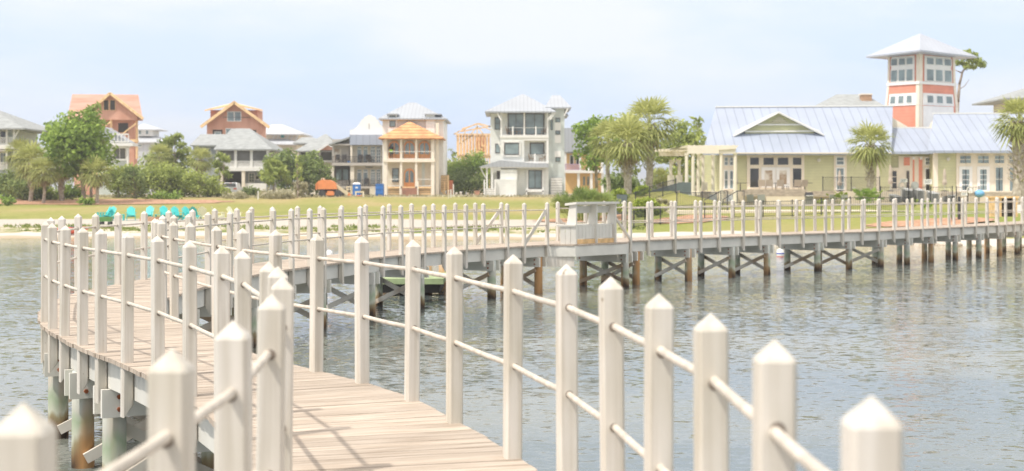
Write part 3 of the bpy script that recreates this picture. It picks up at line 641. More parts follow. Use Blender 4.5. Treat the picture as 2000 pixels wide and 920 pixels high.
class H:
    """a building measured on the photograph: every call gives pixel columns and rows at a real depth"""
    def __init__(s, name, x, ybase, Y, label, cat='house', group=None):
        s.Y = Y; p = W(x, ybase, Y); s.root = empty(name, p, label, cat, group)
    def box(s, name, x0, x1, y0, y1, m, dy=0, dep=8, parent=None):
        Y = s.Y+dy; a = W(x0,y1,Y); b = W(x1,y0,Y)
        return MB().box(a.x,b.x,Y,Y+dep,a.z,b.z).build(name, m, parent or s.root)
    def poly(s, name, pts, m, dy=0, dep=.2, parent=None):
        Y = s.Y+dy; return MB().prism([W(x,y,Y) for x,y in pts], (0,dep,0)).build(name, m, parent or s.root)
    def bars(s, name, segs, m, w_=.12, dy=0, parent=None, dep=None):
        mb = MB(); Y = s.Y+dy
        for a in segs: mb.bar(W(a[0],a[1],Y), W(a[2],a[3],Y), w_, dep or w_, up=(0,1,0))
        return mb.build(name, m, parent or s.root)
    def win(s, x0, x1, y0, y1, fm, gm=None, nx=1, ny=1, dy=0, fw=.10, prot=.07, name='window', sub='pane'):
        Y = s.Y+dy; a = W(x0,y1,Y); b = W(x1,y0,Y); mb = MB(); g = Y-.02
        mb.box(a.x-fw,b.x+fw,Y-prot,Y-.004,b.z,b.z+fw); mb.box(a.x-fw,b.x+fw,Y-prot-.02,Y-.004,a.z-fw,a.z)
        mb.box(a.x-fw,a.x,Y-prot,Y-.004,a.z,b.z); mb.box(b.x,b.x+fw,Y-prot,Y-.004,a.z,b.z); q = .035
        for i in range(1,nx): c = a.x+(b.x-a.x)*i/nx; mb.box(c-q,c+q,Y-prot+.02,Y-.03,a.z,b.z)
        for i in range(1,ny): c = a.z+(b.z-a.z)*i/ny; mb.box(a.x,b.x,Y-prot+.022,Y-.031,c-q*.8,c+q*.8)
        f = mb.build(name, fm, s.root); MB().box(a.x+.002,b.x-.002,Y-.028,Y-.006,a.z+.002,b.z-.002).build(sub, gm or M['glass'], f); return f
    def hip(s, name, x0, x1, ye, xr0, xr1, yr, m, dy=0, dep=10, ov=.5, th=.16, side_x1=None):
        """eave row ye between x0..x1 at the front, ridge row yr between xr0..xr1 at half depth"""
        Y = s.Y+dy-ov; D = dep+2*ov; a = W(x0,ye,Y); b = W(x1,ye,Y); k = (Y+D/2)
        r0 = W(xr0,yr,k); r1 = W(xr1,yr,k); z = a.z
        B0 = (a.x,Y,z); B1 = (b.x,Y,z); B2 = (b.x,Y+D,z); B3 = (a.x,Y+D,z)
        lo = [(p[0],p[1],z-th) for p in (B0,B1,B2,B3)]
        mb = MB(); mb.add([B0,B1,B2,B3,tuple(r0),tuple(r1)]+lo, [(0,1,5,4),(1,2,5),(2,3,4,5),(3,0,4),(0,6,7,1),(1,7,8,2),(2,8,9,3),(3,9,6,0),(9,8,7,6)])
        return mb.build(name, m, s.root)
    def rail(s, name, x0, x1, y0, y1, m, dy=0, n=0, w_=.05, cable=0, parent=None):
        mb = MB(); Y = s.Y+dy; a = W(x0,y1,Y); b = W(x1,y0,Y)
        mb.box(a.x,b.x,Y,Y+w_,b.z-w_,b.z); mb.box(a.x,b.x,Y,Y+w_,a.z,a.z+w_)
        for i in range(n+1): c = a.x+(b.x-a.x)*i/max(n,1); mb.box(c-w_*.35,c+w_*.35,Y+.01,Y+.04,a.z+w_,b.z-w_)
        for i in range(1,cable+1): c = a.z+(b.z-a.z)*i/(cable+1); mb.box(a.x,b.x,Y+.015,Y+.035,c-.01,c+.01)
        return mb.build(name, m, parent or s.root)
# --- far left grey house
h = H('house', 0, 390, 150, 'grey two-storey house with porches, cut by the left edge')
h.box('wall', -110, 24, 251, 392, M['tealclap'], dy=2.2, dep=8)
h.hip('roof', -130, 47, 250, -60, -30, 205, M['greyroof'], dep=11, ov=.6)
h.box('balcony', -80, 29, 283, 291, M['white'], dep=2.2); h.box('beam', -80, 29, 292, 296, M['taupe'], dep=2.1, dy=.05)
for x in (13, 27): h.box('post', x-1.4, x+1.4, 252, 283, M['white'], dep=.2); h.box('post', x-1.4, x+1.4, 296, 390, M['white'], dep=.2)
h.rail('railing', -60, 28, 268, 283, M['white'], dy=.05, n=60)
h.rail('railing', -60, 28, 317, 331, M['white'], dy=.05, n=60)
for x0,x1 in ((2,11),(-14,-4)): h.win(x0,x1,257,279,M['white'],M['darkglass'],dy=2.2); h.win(x0,x1,299,322,M['white'],M['glass'],2,1,dy=2.2)
h.bars('bracket', [(29,268,38,252)], M['white'], .12)
# --- construction house in bare sheathing, left
h = H('house', 215, 385, 186, 'unfinished orange sheathed house with a steep gable behind the tall green tree')
h.box('wall', 145, 262, 234, 388, M['osb'], dy=.8, dep=1.6)
Y = 186
a = [W(141,184,Y+5), W(270,185,Y+5), W(279,232,Y-.4), W(131,232,Y-.4)]
MB().prism(a, (0,.05,-.25)).build('roof', M['osbroof'], h.root)
b_ = [W(141,184,Y+5.1), W(270,185,Y+5.1), W(270,232,Y+10.5), W(141,232,Y+10.5)]
MB().prism(b_, (0,-.05,-.25)).build('roof', M['osbroof'], h.root)
h.poly('gable_wall', [(188,234),(188,211),(214,184),(268,226),(268,234)], M['osb'], dy=-.7, dep=1.4)
MB().prism([W(215,181,Y-1.2),W(279,231,Y-1.2),W(279,231,Y+1),W(215,181,Y+4.4)],(0,0,-.2)).build('gable_roof', M['osbroof'], h.root)
MB().prism([W(215,181,Y-1.2),W(186,207,Y-1.2),W(186,207,Y+1),W(215,181,Y+4.4)],(0,0,-.2)).build('gable_roof', M['osbroof'], h.root)
h.bars('bargeboard', [(215,182,279.5,232),(215,182,186,208)], M['lumber'], .32, dy=-1.3)
for x0,x1 in ((203,212),(215.3,225)): h.win(x0,x1,196,215,M['lumber'],M['dark'],dy=-.7,fw=.05)
h.box('opening_shade', 231, 250, 240.5, 258.5, M['dark'], dy=.76, dep=.06)  # thin dark sheet on the wall, painted as the shade within
h.box('post', 214.5, 218.5, 234, 258, M['lumber'], dy=-.6, dep=.25)
h.bars('prop', [(203,247,216,238),(240,261,266,241)], M['lumber'], .16, dy=-.8)
h.box('ledge', 251, 268, 272, 277, M['lumber'], dy=.2, dep=.7); h.box('stud', 265, 268.5, 232, 310, M['lumber'], dy=.5, dep=.3)
# --- grey porch house in front of it
h = H('house', 232, 385, 176, 'low white and grey house with a railed roof deck beside the tall green tree')
h.box('wall', 190, 246, 285, 385, M['tealclap'], dy=1.95, dep=1.5)
h.poly('roof', [(192,256),(205,248),(252,278),(196,279)], M['seamroof'], dy=-.2, dep=3)
h.box('balcony', 205, 259, 279, 285, M['white'], dy=-.5, dep=2.6)
h.rail('railing', 216, 251, 261, 278, M['white'], dy=-.4, n=5, w_=.14)
h.box('beam', 216, 253, 286, 289, M['white'], dep=.3)
for x in (219,249): h.box('post', x-1.6, x+1.6, 289, 385, M['white'], dep=.3)
h.win(223, 245, 290, 310, M['white'], M['screen'], 2, 1, dy=1.9); h.box('sill', 221, 247, 311, 313, M['white'], dy=.1, dep=.2)
# --- white house with lantern roof, far
h = H('house', 290, 380, 215, 'pale white house with a small lantern storey, behind the unfinished gabled house')
h.box('wall', 262, 312, 277, 380, M['seamroof2'], dep=8); h.hip('roof', 258, 322, 277, 275, 300, 263, M['seamroof2'], dep=8)
h.box('lantern_wall', 268, 298, 252, 266, M['white'], dy=2, dep=4); h.hip('lantern_roof', 262, 310, 252, 277, 285, 242, M['seamroof2'], dy=2, dep=4, ov=.8)
for x in (271,285): h.win(x,x+4.5,255,262,M['white'],M['glass'],dy=2,fw=.06)
h.win(270,277,283,286,M['white'],M['glass'])
# --- second construction house
h = H('house', 458, 372, 192, 'unfinished house in orange sheathing with wide yellow bargeboards, above the grey roofed house')
Y = 192
h.box('wall', 404, 512, 254, 376, M['osb'], dep=3)
h.poly('gable_wall', [(404,254),(404,241),(457,203),(512,243),(512,254)], M['osb'], dy=0, dep=3)
h.box('dormer_wall', 411, 503, 215, 244, M['osb'], dy=3, dep=4)
for sx_, x in ((-1,393),(1,525)):
    MB().prism([W(457,199,Y-.9),W(x,247,Y-.9),W(x,247,Y+9.5),W(457,199,Y+9.5)],(0,0,.18)).build('roof', M['osbroof'], h.root)
MB().prism([W(457,206,Y+2),W(400,217,Y+2),W(400,217,Y+8),W(457,203,Y+8)],(0,0,.2)).build('dormer_roof', M['lumber'], h.root)
MB().prism([W(457,206,Y+2),W(513,217,Y+2),W(513,217,Y+8),W(457,203,Y+8)],(0,0,.2)).build('dormer_roof', M['lumber'], h.root)
h.bars('bargeboard', [(457.5,200,392,248),(457.5,200,526,249)], M['lumber'], .36, dy=-1.05)
h.win(445,456.5,219,236,M['white'],M['glass'],dy=0); h.win(459,470,219,236,M['white'],M['glass'],dy=0)
h.box('opening_shade', 415.5, 434.5, 253.5, 269.5, M['dark'], dy=-.04, dep=.1); h.win(420,431,258,268,M['white'],M['glass'],dy=-.06,fw=.06)
for x0,x1 in ((479.5,488),(493,500.5)): h.box('opening_shade', x0, x1, 254, 271, M['dark'], dy=-.04, dep=.1)  # openings are dark sheets on the sheathing, interior shade in their colour
h.win(442,452,252,262,M['white'],M['glass']); h.win(461,474,252,262,M['white'],M['glass'])
h.bars('strap', [(436,229,488,229.5)], M['bronze'], .06, dy=-.06)
# --- grey hip roofed house with screened porch and carport
h = H('house', 475, 374, 172, 'grey hip roofed house with screened upper porch and a carport')
h.box('wall', 377, 428, 282, 372, M['blueclap'], dy=2, dep=8)
h.box('wall', 424, 524, 330, 373, M['blueclap'], dy=4, dep=6); h.box('wall', 424, 524, 291, 330, M['taupe'], dy=3.4, dep=6)
h.hip('roof', 371, 440, 283, 392, 440, 262, M['greyroof'], dy=1.5, dep=9, ov=.3)
h.hip('roof', 417, 532, 291, 452, 488, 251, M['greyroof'], dy=0, dep=10, ov=.5)
h.poly('dormer', [(470,280),(470,272),(481.5,272),(481.5,280)], M['white'], dy=2.0, dep=1.5); h.win(473.3,478.3,273.5,278,M['white'],M['glass'],dy=2.0,fw=.05)
h.box('fascia', 420, 529, 291, 294, M['white'], dy=-.25, dep=.3)
for x in (424.5, 460, 491, 523): h.box('post', x-2.6, x+2.6, 294, 329, M['white'], dep=.35)
for x0,x1 in ((428,457),(463,488),(494,520)): h.box('screen', x0, x1, 294, 314, M['screen'], dy=.12, dep=.04)
h.rail('railing', 427, 521, 314, 327, M['white'], dy=.1, n=62, w_=.09)
h.box('floor_beam', 420, 526, 327, 334, M['white'], dy=-.1, dep=3.2)
for x in (432.5, 475): h.box('post', x-3, x+3, 334, 375, M['cream'], dep=.4)
h.box('carport', 437, 471, 336, 373, M['dark'], dy=3.9, dep=.2)  # dark sheet before the back wall, coloured as the carport's shade
h.win(487,496,339,355,M['white'],M['glass'],2,3,dy=4); h.win(500,506,344,350,M['white'],M['dark'],dy=4)
h.win(402,411,290,307,M['white'],M['glass'],2,2,dy=2); h.win(386,396,290,307,M['white'],M['glass'],2,2,dy=2)
h.box('low_wall', 478, 520, 358, 372, M['white'], dy=.3, dep=.2)
# --- white hip house behind
h = H('house', 550, 375, 215, 'white house with wide metal hip roofs and teal windows, behind the grey roofed houses')
h.box('wall', 508, 583, 260, 300, M['cream'], dy=1, dep=8)
h.hip('roof', 506, 593, 261, 530, 552, 243, M['seamroof2'], dep=9, ov=.5)
h.hip('lower_roof', 514, 586, 281, 525, 560, 270, M['seamroof2'], dy=-1.2, dep=5, ov=.2)
h.box('porch_wall', 518, 580, 281, 300, M['beige'], dy=-.6, dep=2)
h.win(549,555,261,269,M['white'],M['tealp'],dy=1,fw=.08); h.win(514,517,263,269,M['white'],M['tealp'],dy=1,fw=.05)
h.bars('bracket', [(533,271,538,262),(541,271,546,262),(560,271,565,262),(568,271,573,262),(577,274,583,262)], M['white'], .16, dy=.6)
h.rail('railing', 520, 578, 283, 290, M['taupe'], dy=-1, n=24)
# --- grey roofed house with wooden gable
h = H('house', 618, 375, 180, 'grey roofed house with a small wooden gable and dark screened porch')
h.box('wall', 585, 652, 293, 375, M['beige'], dy=2, dep=7)
h.hip('roof', 576, 664, 294, 634, 638, 262, M['greyroof'], dep=9, ov=.4); h.hip('roof', 572, 640, 279, 590, 610, 268, M['greyroof'], dy=6, dep=7, ov=.2)
h.poly('gable', [(622,293),(640,282.5),(652,288),(652,293)], M['osb'], dy=-.7, dep=.5); h.bars('bargeboard', [(620,295,640,282),(640,282,653,288)], M['white'], .22, dy=-.8)
h.box('screen', 586, 622, 296, 313, M['screen'], dy=1.5, dep=.05); h.box('screen', 627, 648, 296, 313, M['screen'], dy=1.5, dep=.05)
for x in (585,624.5,650): h.box('post', x-1.8, x+1.8, 294, 375, M['white'], dy=1.1, dep=.3)
h.box('rail_board', 586, 650, 313, 317, M['white'], dy=1.2, dep=.2); h.win(614,620,300,312,M['white'],M['tealclap'],dy=1.45,fw=.05)
# --- taupe and cream house with curved parapet
h = H('house', 700, 386, 172, 'taupe and cream balcony house with a curved white parapet gable')
h.box('wall', 649, 684, 272, 386, M['taupe'], dy=1.2, dep=8); h.box('wall', 682, 747.5, 283, 386, M['beige'], dy=1.2, dep=8)
h.poly('side_roof', [(642,281),(684,266.5),(684,270),(642,284)], M['greyroof'], dy=-.2, dep=8)
h.box('eave_beam', 649, 684, 281, 284, M['taupe'], dy=0, dep=2.2)
h.poly('blue_roof', [(683,283),(683,263),(747.5,263),(747.5,283)], M['blueroof'], dy=-.2, dep=2.4)
par = [(683.5,263),(683.5,254),(690,252.5),(697,248),(703,240),(706,234),(710,232.5),(711.5,228.5),(716,227),(719,224.5),(725,224.5),(728,227),(733,228.5),(734.5,232.5),(738,234),(741,240),(747.5,248),(747.5,263)]
h.poly('parapet', par, M['wht2'], dy=1.2, dep=.5); h.box('vent', 720, 721.6, 241, 252, M['taupe'], dy=1.16, dep=.05)
h.box('balcony', 648, 747.5, 318, 323.5, M['taupe'], dy=-.3, dep=2.4)
h.rail('balcony_railing', 649, 747, 305.5, 318, M['bronze'], dy=-.2, n=9, w_=.05, cable=5)
h.rail('porch_railing', 653, 747, 351, 363, M['bronze'], dy=-.1, n=12, w_=.045, cable=4)
for x0,x1 in ((684,688),(684,691.5)): h.box('column', x0, x1, 284 if x1 < 690 else 323.5, 318 if x1 < 690 else 386, M['cream'], dep=.5)
h.box('column', 647, 652, 323.5, 386, M['cream'], dep=.5); h.box('post', 649, 651, 284, 318, M['taupe'], dep=.3)
h.box('recess', 653, 683, 324, 352, M['bronze'], dy=1.14, dep=.05); h.win(657,667,331,351,M['bronze'],M['glass'],dy=1.1,fw=.05); h.win(670,680,331,351,M['bronze'],M['glass'],dy=1.1,fw=.05)  # recess is a flat dark sheet, its shade put into the colour
h.box('door', 653.5, 666.5, 291, 312, M['brace'], dy=1.15, dep=.04)
for x0,x1,a in ((698.5,705.5,0),(710.5,717.5,0),(725,732,1),(736,742.5,1)):
    h.win(x0,x1,287,290,M['white'],M['glass'],dy=1.2,fw=.06); h.win(x0,x1,292,317,M['white'],M['glass'],2 if a else 1,4 if a else 1,dy=1.2,fw=.07,name='french_door')
    h.win(x0,x1,332,335,M['white'],M['glass'],dy=1.2,fw=.06); h.win(x0,x1,337,360,M['white'],M['glass'],2 if a else 1,5 if a else 1,dy=1.2,fw=.07,name='french_door')
h.box('porch_floor', 653, 747, 364, 368, M['taupe'], dy=-.2, dep=2.2); h.box('steps', 722, 745, 368, 386, M['beige'], dy=-.6, dep=1.6)
h.bars('ceiling_fan', [(714,327,728,327)], M['bronze'], .08, dy=1)
# --- white stucco house with orange porch roof
h = H('house', 805, 386, 168, 'tall white stucco house with orange shingled porch roof and arched wooden doors')
h.box('wall', 757, 848, 300, 385, M['beige'], dy=1.3, dep=1.88); h.box('wall', 747, 866, 231, 388, M['wht2'], dy=3.2, dep=10)
h.box('upper_porch_wall', 757, 848, 266, 312, M['beige'], dy=1.301, dep=1.88)
h.hip('roof', 739, 873, 231, 798, 812, 200, M['seamroof'], dy=3.2, dep=10, ov=.9)
h.box('soffit', 742, 870, 232.5, 235, M['lumber'], dy=2.6, dep=.3)
h.box('dormer', 758, 775, 224, 262, M['wht2'], dy=2.7, dep=2); h.win(762,771.5,227,247,M['bronze'],M['glass'],1,2,dy=2.7,fw=.07); h.box('dormer_roof', 755, 778, 222, 224.3, M['seamroof'], dy=2.4, dep=3)
h.box('chimney_stack', 832, 849, 224, 262, M['wht2'], dy=2.7, dep=2); h.box('dormer_roof', 829, 862, 222, 224.3, M['seamroof'], dy=2.4, dep=3)
h.hip('porch_roof', 739, 866, 269, 799, 801, 237, M['shingleO'], dep=5, ov=.6)
h.box('fascia', 748, 850, 266.5, 271, M['lumber'], dy=-.1, dep=.3)
for x,w_ in ((752.5,4.2),(783.3,2.7),(812.8,2.7),(845,4.2)):
    h.box('column', x-w_*.75, x+w_*.75, 271, 311, M['cream'], dep=.5); h.box('column', x-w_*.8, x+w_*.8, 316, 385, M['cream'], dep=.55)
h.box('balcony', 748, 850, 311, 316.5, M['cream'], dy=-.15, dep=2.6)
def arch(h, xc, y0, y1, w_, dy, n=10):
    r = w_/2; pts = [(xc-r,y1),(xc-r,y0+r)]+[(xc-r*math.cos(math.pi*k/n), y0+r-r*math.sin(math.pi*k/n)) for k in range(1,n)]+[(xc+r,y0+r),(xc+r,y1)]
    d = h.poly('arched_door', pts, M['orangewood'], dy=dy-.12, dep=.1)
    for s_ in (-1,1):
        a = 1.2; b = r*.80; q = [(xc+s_*a,y1-(y1-y0)*.28),(xc+s_*a,y0+r*.35),(xc+s_*(a+b)*.55,y0+r*.5),(xc+s_*b,y0+r*.95),(xc+s_*b,y1-(y1-y0)*.28)]
        h.poly('pane', q, M['glass'], dy=dy-.15, dep=.04, parent=d)
for xc in (770,800,829): arch(h, xc, 275, 311, 22, 1.3)
arch(h, 799.7, 329, 367, 21, 1.3)
h.win(767.5,777.5,330,354.5,M['bronze'],M['glass'],1,2,dy=1.3,fw=.08); h.box('shutter', 824, 829.5, 318, 363, M['tealclap'], dy=1.25, dep=.05)
h.bars('rail_string', [(758,296,842,296),(758,310,842,310)], M['white'], .07, dy=0); h.bars('rail_string', [(758,350,782,350),(815,350,842,350),(758,363,782,363),(815,363,842,363)], M['white'], .07, dy=0)
h.box('porch_floor', 757, 842, 364.5, 368, M['lumber'], dy=0, dep=2.3)
mb = MB()
for k in range(6): a = W(785,367+k*3,168-.2-k*.25); b = W(814,370+k*3,168-.2-k*.25); mb.box(a.x,b.x,a.y,168.2+.001*k,b.z-.3,a.z)
mb.build('steps', striped('brick_steps', (.38,.20,.13), .17, 'Z', .02, .6), h.root)
for x in (781.5,816): h.box('newel', x-1.2, x+1.2, 354, 384, M['cream'], dy=-1.3, dep=.25)
sl = striped('slatted_lattice', (.66,.46,.24), .28, 'Z', .04, .45, width=.25)
h.box('lattice', 758, 780, 369, 384, sl, dy=.2, dep=.1); h.box('lattice', 818, 841, 369, 384, sl, dy=.2, dep=.1)
h.box('side_column', 851, 857, 240, 386, M['cream'], dy=.6, dep=.4)
# side stair
t_ = empty('timber_stair', W(872,385,170), 'raw timber stair and red boarded gate beside the white stucco house', 'staircase')
h2 = H.__new__(H); h2.Y = 170; h2.root = t_
h2.box('boarded_side', 861, 874, 342, 372, sl, dep=.1); h2.box('post', 874, 877, 342, 382, M['lumber'], dy=-.1, dep=.2); h2.box('gate', 877, 885, 352, 380, striped('red_gate', (.50,.16,.07), .25, 'Z', .03, .6), dy=.1, dep=.1)
h2.bars('stringer', [(862,371,873,384)], M['lumber'], .25, dy=-.2); h2.box('newel', 867, 869.5, 356, 382, M['lumber'], dy=-.4, dep=.2)
h = H('house', 876, 380, 210, 'distant low house with a blue grey roof seen past the white stucco house'); h.box('wall', 862, 884, 319, 380, M['osb'], dep=5); h.hip('roof', 858, 890, 320, 866, 874, 309, M['seamroof'], dep=6)
# --- timber frame house
h = H('unfinished_house', 925, 380, 205, 'open timber frame of a house with bare roof trusses', 'house frame')
Y = 205
for dY in (0, 4.5, 9):
    segs = [(x+dY*.3, 262, x+dY*.3, 305) for x in range(893, 962, 6)] + [(x, 305, x+.5, 380) for x in range(896, 962, 5)]
    segs += [(890,262,962,262),(890,266,962,266),(892,303,962,303),(892,307,962,307),(894,283,926,262),(925,303,946,283)]
    h.bars('stud_wall', segs, M['lumber'], .15, dy=dY)
for dY in (-.4, 1.5, 3.5, 5.5, 7.5, 9.5):
    h.bars('truss', [(886,262,932,241),(932,241,975,262),(886,262,975,262),(908,252,908,262),(932,241,932,262),(920,262,932,247),(944,262,932,247)], M['lumber'], .14, dy=dY)
for k, (x, y) in enumerate(((895,257.5),(905,253),(915,248.5),(925,244))):
    MB().bar(W(x,y-1,Y-.6), W(x,y-1,Y+10), .12, .12).build('batten', M['lumber'], h.root)
for dY in (0,8): h.bars('rafter', [(902,252,936,241),(936,241,972,252),(900,257,962,246)], M['lumber'], .16, dy=dY)
h.box('sheathing', 932, 946, 264, 300, M['osb'], dy=5, dep=.1); h.box('sheathing', 915, 930, 308, 330, M['osb'], dy=6, dep=.1); h.box('sheathing', 900, 908, 308, 350, M['osb'], dy=3, dep=.1)
h.box('floor', 892, 962, 303.5, 306.5, M['lumber'], dy=.1, dep=9)
# --- tall pale house
h = H('house', 1020, 388, 165, 'tall pale grey house with open balconies and metal hip roofs')
G = M['greyclap']
h.box('wall', 958, 978, 222, 386, G, dy=1.8, dep=9)                  # left recess
h.box('wall', 977, 1071.5, 268, 317, G, dy=0, dep=8) if False else None
h.box('wall', 977, 1024, 268, 388, G, dy=0, dep=8)
h.box('wall', 1022, 1071.5, 318, 388, G, dy=.02, dep=8)
h.box('balcony_wall', 1022, 1071, 268, 318, G, dy=1.3, dep=6)
h.box('upper_wall', 977, 1071, 220, 266, G, dy=1.3, dep=6)
h.box('side_wall', 1071.5, 1086, 222, 386, M['tealclap'], dy=1.0, dep=9); h.box('side_wall', 1080, 1102.5, 208, 386, M['tealclap'], dy=.9, dep=8)  # right side coloured grey-green to carry the shade on it
h.hip('roof', 947, 1086, 217, 1018, 1024, 184, M['seamroof'], dep=9, ov=.7, dy=0)
h.hip('roof', 1064, 1116, 209, 1078, 1094, 186, M['seamroof'], dep=8, ov=.6, dy=.9)
h.hip('roof', 1084, 1110, 224, 1090, 1098, 214, M['seamroof'], dep=6, ov=.2, dy=4)
h.box('fascia', 976, 1074, 216.5, 220, M['white'], dy=-.2, dep=2.2)
h.box('balcony', 976, 1071.5, 264.5, 269, M['white'], dy=-.1, dep=2.1)
for x in (979, 1024, 1069.5): h.box('post', x-1.6, x+1.6, 220, 265, M['white'], dy=0, dep=.3)
h.box('post', 1067.5, 1071.5, 274, 317, M['white'], dy=0, dep=.3); h.box('beam', 1022, 1071.5, 268.5, 274.5, M['white'], dy=-.02, dep=2)
h.box('balcony', 1022, 1072, 316.5, 319, M['white'], dy=-.1, dep=2.1)
h.rail('glass_railing', 980, 1069, 249, 264, M['white'], dy=.05, n=4, w_=.05); h.rail('glass_railing', 1024, 1068, 302, 316.5, M['white'], dy=.05, n=2, w_=.05)
for x in (1001.5,1046.5): h.box('rail_post', x-1.3, x+1.3, 247, 264.5, M['wht2'], dy=-.05, dep=.25)
h.box('rail_post', 1043.3, 1046, 300, 316.5, M['wht2'], dy=-.05, dep=.25)
h.win(994,1021.5,223,262,M['bronze'],M['glass'],2,1,dy=1.3,fw=.14,name='sliding_door'); h.win(1027,1061,223,262,M['bronze'],M['glass'],2,1,dy=1.3,fw=.14,name='sliding_door')
h.win(986.5,1012.5,280.5,301,M['bronze'],M['glass'],dy=0,fw=.08); h.win(1037,1061,281,301,M['bronze'],M['glass'],dy=1.3,fw=.14)
h.bars('window_trim', [(983,277,1016,277),(983,305,1016,305),(983,277,983,305),(1015.5,277,1015.5,305)], M['white'], .16, dy=-.06)
h.win(967.5,976,230.5,252,M['bronze'],M['glass'],1,2,dy=1.8,fw=.08); h.win(968.5,976,282,298,M['bronze'],M['glass'],dy=1.8,fw=.08)
for y0,y1 in ((231,238),(256,262),(308,315)): h.win(1086,1093,y0,y1,M['bronze'],M['glass'],dy=.9,fw=.06)
for y0,y1 in ((239,255),(264,279),(295,307)): h.box('panel', 1083.5, 1095.5, y0, y1, M['white'], dy=.86, dep=.05)
h.win(1076,1079,235,253,M['bronze'],M['glass'],dy=1.0,fw=.05)
h.poly('porch_roof', [(935,326),(977,313),(1071,321),(1072,327)], M['seamroof'], dy=-1.2, dep=2.6)
h.box('porch_fascia', 938, 1071, 326, 328.5, M['white'], dy=-1.1, dep=.2)
h.box('door', 970.5, 976.5, 334, 350, M['bronze'], dy=1.76, dep=.05)
for x in (951,961): h.box('post', x-1.4, x+1.4, 328, 370, M['white'], dy=-.9, dep=.25)
h.bars('bracket', [(939,329,949,348),(1070,234,1081,219),(1074,234,1085,219),(979,236,971,220),(1102,226,1109,212),(978,288,972,276)], M['white'], .14, dy=-.5)
h.box('stair_wall', 977, 1010, 331, 388, G, dy=-.9, dep=.9); h.box('stair_wall', 967, 1009, 350, 388, G, dy=-1.4, dep=.5)
h.box('entry_steps', 947, 967, 368, 388, striped('white_slats', (.80,.79,.75), .26, 'Z', .04, .5, width=.2), dy=-1.6, dep=1.5)
for x in (946,967): h.box('newel', x-1.3, x+1.3, 351, 388, M['white'], dy=-1.75, dep=.22)
h.win(1033,1057,334,367,M['bronze'],M['glass'],2,1,dy=.02,fw=.09,name='french_door')
h.bars('door_trim', [(1030,331,1030,372),(1060.5,331,1060.5,372),(1027,371.5,1062,371.5)], M['white'], .2, dy=-.15)
h.box('step_bracket', 1027, 1029.5, 372, 388, M['white'], dy=-.6, dep=.2); h.box('step_bracket', 1059.5, 1062, 372, 388, M['white'], dy=-.6, dep=.2); h.box('landing', 1026, 1063, 370, 375, M['white'], dy=-.6, dep=.6)
h.box('side_slats', 1076, 1098, 347, 386, striped('white_slats2', (.78,.77,.73), .30, 'Z', .04, .55, width=.25), dy=.4, dep=.2)
# --- yellow house behind the palms
h = H('house', 1130, 380, 182, 'yellow and white house with a purple railed balcony, left of the palms')
h.box('wall', 1104, 1175, 295, 378, M['yellow'], dy=1.5, dep=8)
h.poly('roof', [(1095,250),(1124,250),(1148,296),(1097,297)], M['seamroof'], dy=-.2, dep=6); h.hip('roof', 1098, 1178, 297, 1112, 1140, 252, M['seamroof'], dy=1, dep=9, ov=.4)
h.box('balcony', 1100, 1178, 332, 338, M['white'], dy=-.3, dep=2)
h.rail('railing', 1104, 1131, 320, 332, mat('purple_paint', (.42,.27,.42), .6), dy=-.25, n=22, w_=.06)
for x in (1104.5,1133,1150,1176): h.box('post', x-2, x+2, 297, 332, M['white'], dep=.3)
for x in (1102,1130,1155,1177): h.box('post', x-2.5, x+2.5, 338, 378, M['white'], dep=.3)
for x in (1114,1126): h.win(x,x+5.5,304,320,M['white'],M['darkglass'],dy=1.5)
for x in (1139,1147): h.box('window_strip', x, x+3.5, 345, 362, M['glass'], dy=1.45, dep=.05)
# ------------------------------------------------------------------ clubhouse on its terraces
CY = 126
h = H('clubhouse', 1600, 374, CY, 'long pale green clubhouse with blue grey metal roofs and cream trimmed windows', 'clubhouse')
GC = M['greenclap']
def wpt(x,y,Y): return W(x,y,Y)
h.box('wall', 1400, 1740, 297, 376, GC, dep=12); h.box('wall', 1733, 1832, 300, 376, GC, dy=1.2, dep=10); h.box('wall', 1826, 2110, 296, 376, GC, dy=-.6, dep=12)
h.box('corner_board', 1824, 1832, 294, 376, M['cream'], dy=-.68, dep=.3); h.box('corner_board', 1712, 1718, 298, 374, M['cream'], dy=-.06, dep=.1)
# main roof: front slope, back slope, gable end on the left
E0 = W(1372,298,CY-1.2); E1 = W(1741,298,CY-1.2); Rr0 = W(1398,210,CY+6); Rr1 = W(1744,208,CY+6)
def slab(pts, th=.22): return MB().prism(pts, (0,0,-th))
slab([E0,E1,Rr1,Rr0]).build('roof', M['blueroof'], h.root)
Bk0 = Vector((Rr0.x+.2, CY+13, E0.z)); Bk1 = Vector((Rr1.x, CY+13, E1.z)); slab([Rr0,Rr1,Bk1,Bk0]).build('roof', M['blueroof'], h.root)
MB().prism([Vector((E0.x+1.4,CY,E0.z)),Vector((Rr0.x+.3,CY+6,Rr0.z-.3)),Vector((Rr0.x+.3,CY+12,E0.z))],(.2,0,0)).build('gable_end', GC, h.root)
MB().prism([Vector((E1.x-.3,CY,E1.z)),Vector((Rr1.x-.3,CY+6,Rr1.z-.3)),Vector((Rr1.x-.3,CY+12,E1.z))],(.2,0,0)).build('gable_end', GC, h.root)
MB().bar(Rr0+Vector((0,0,.06)), Rr1+Vector((0,0,.06)), .25, .12).build('ridge_cap', M['white'], h.root)
MB().bar(W(1440,299,CY-1.25), W(1741,299,CY-1.25), .10, .16, up=(0,1,0)).build('fascia', M['cream'], h.root)
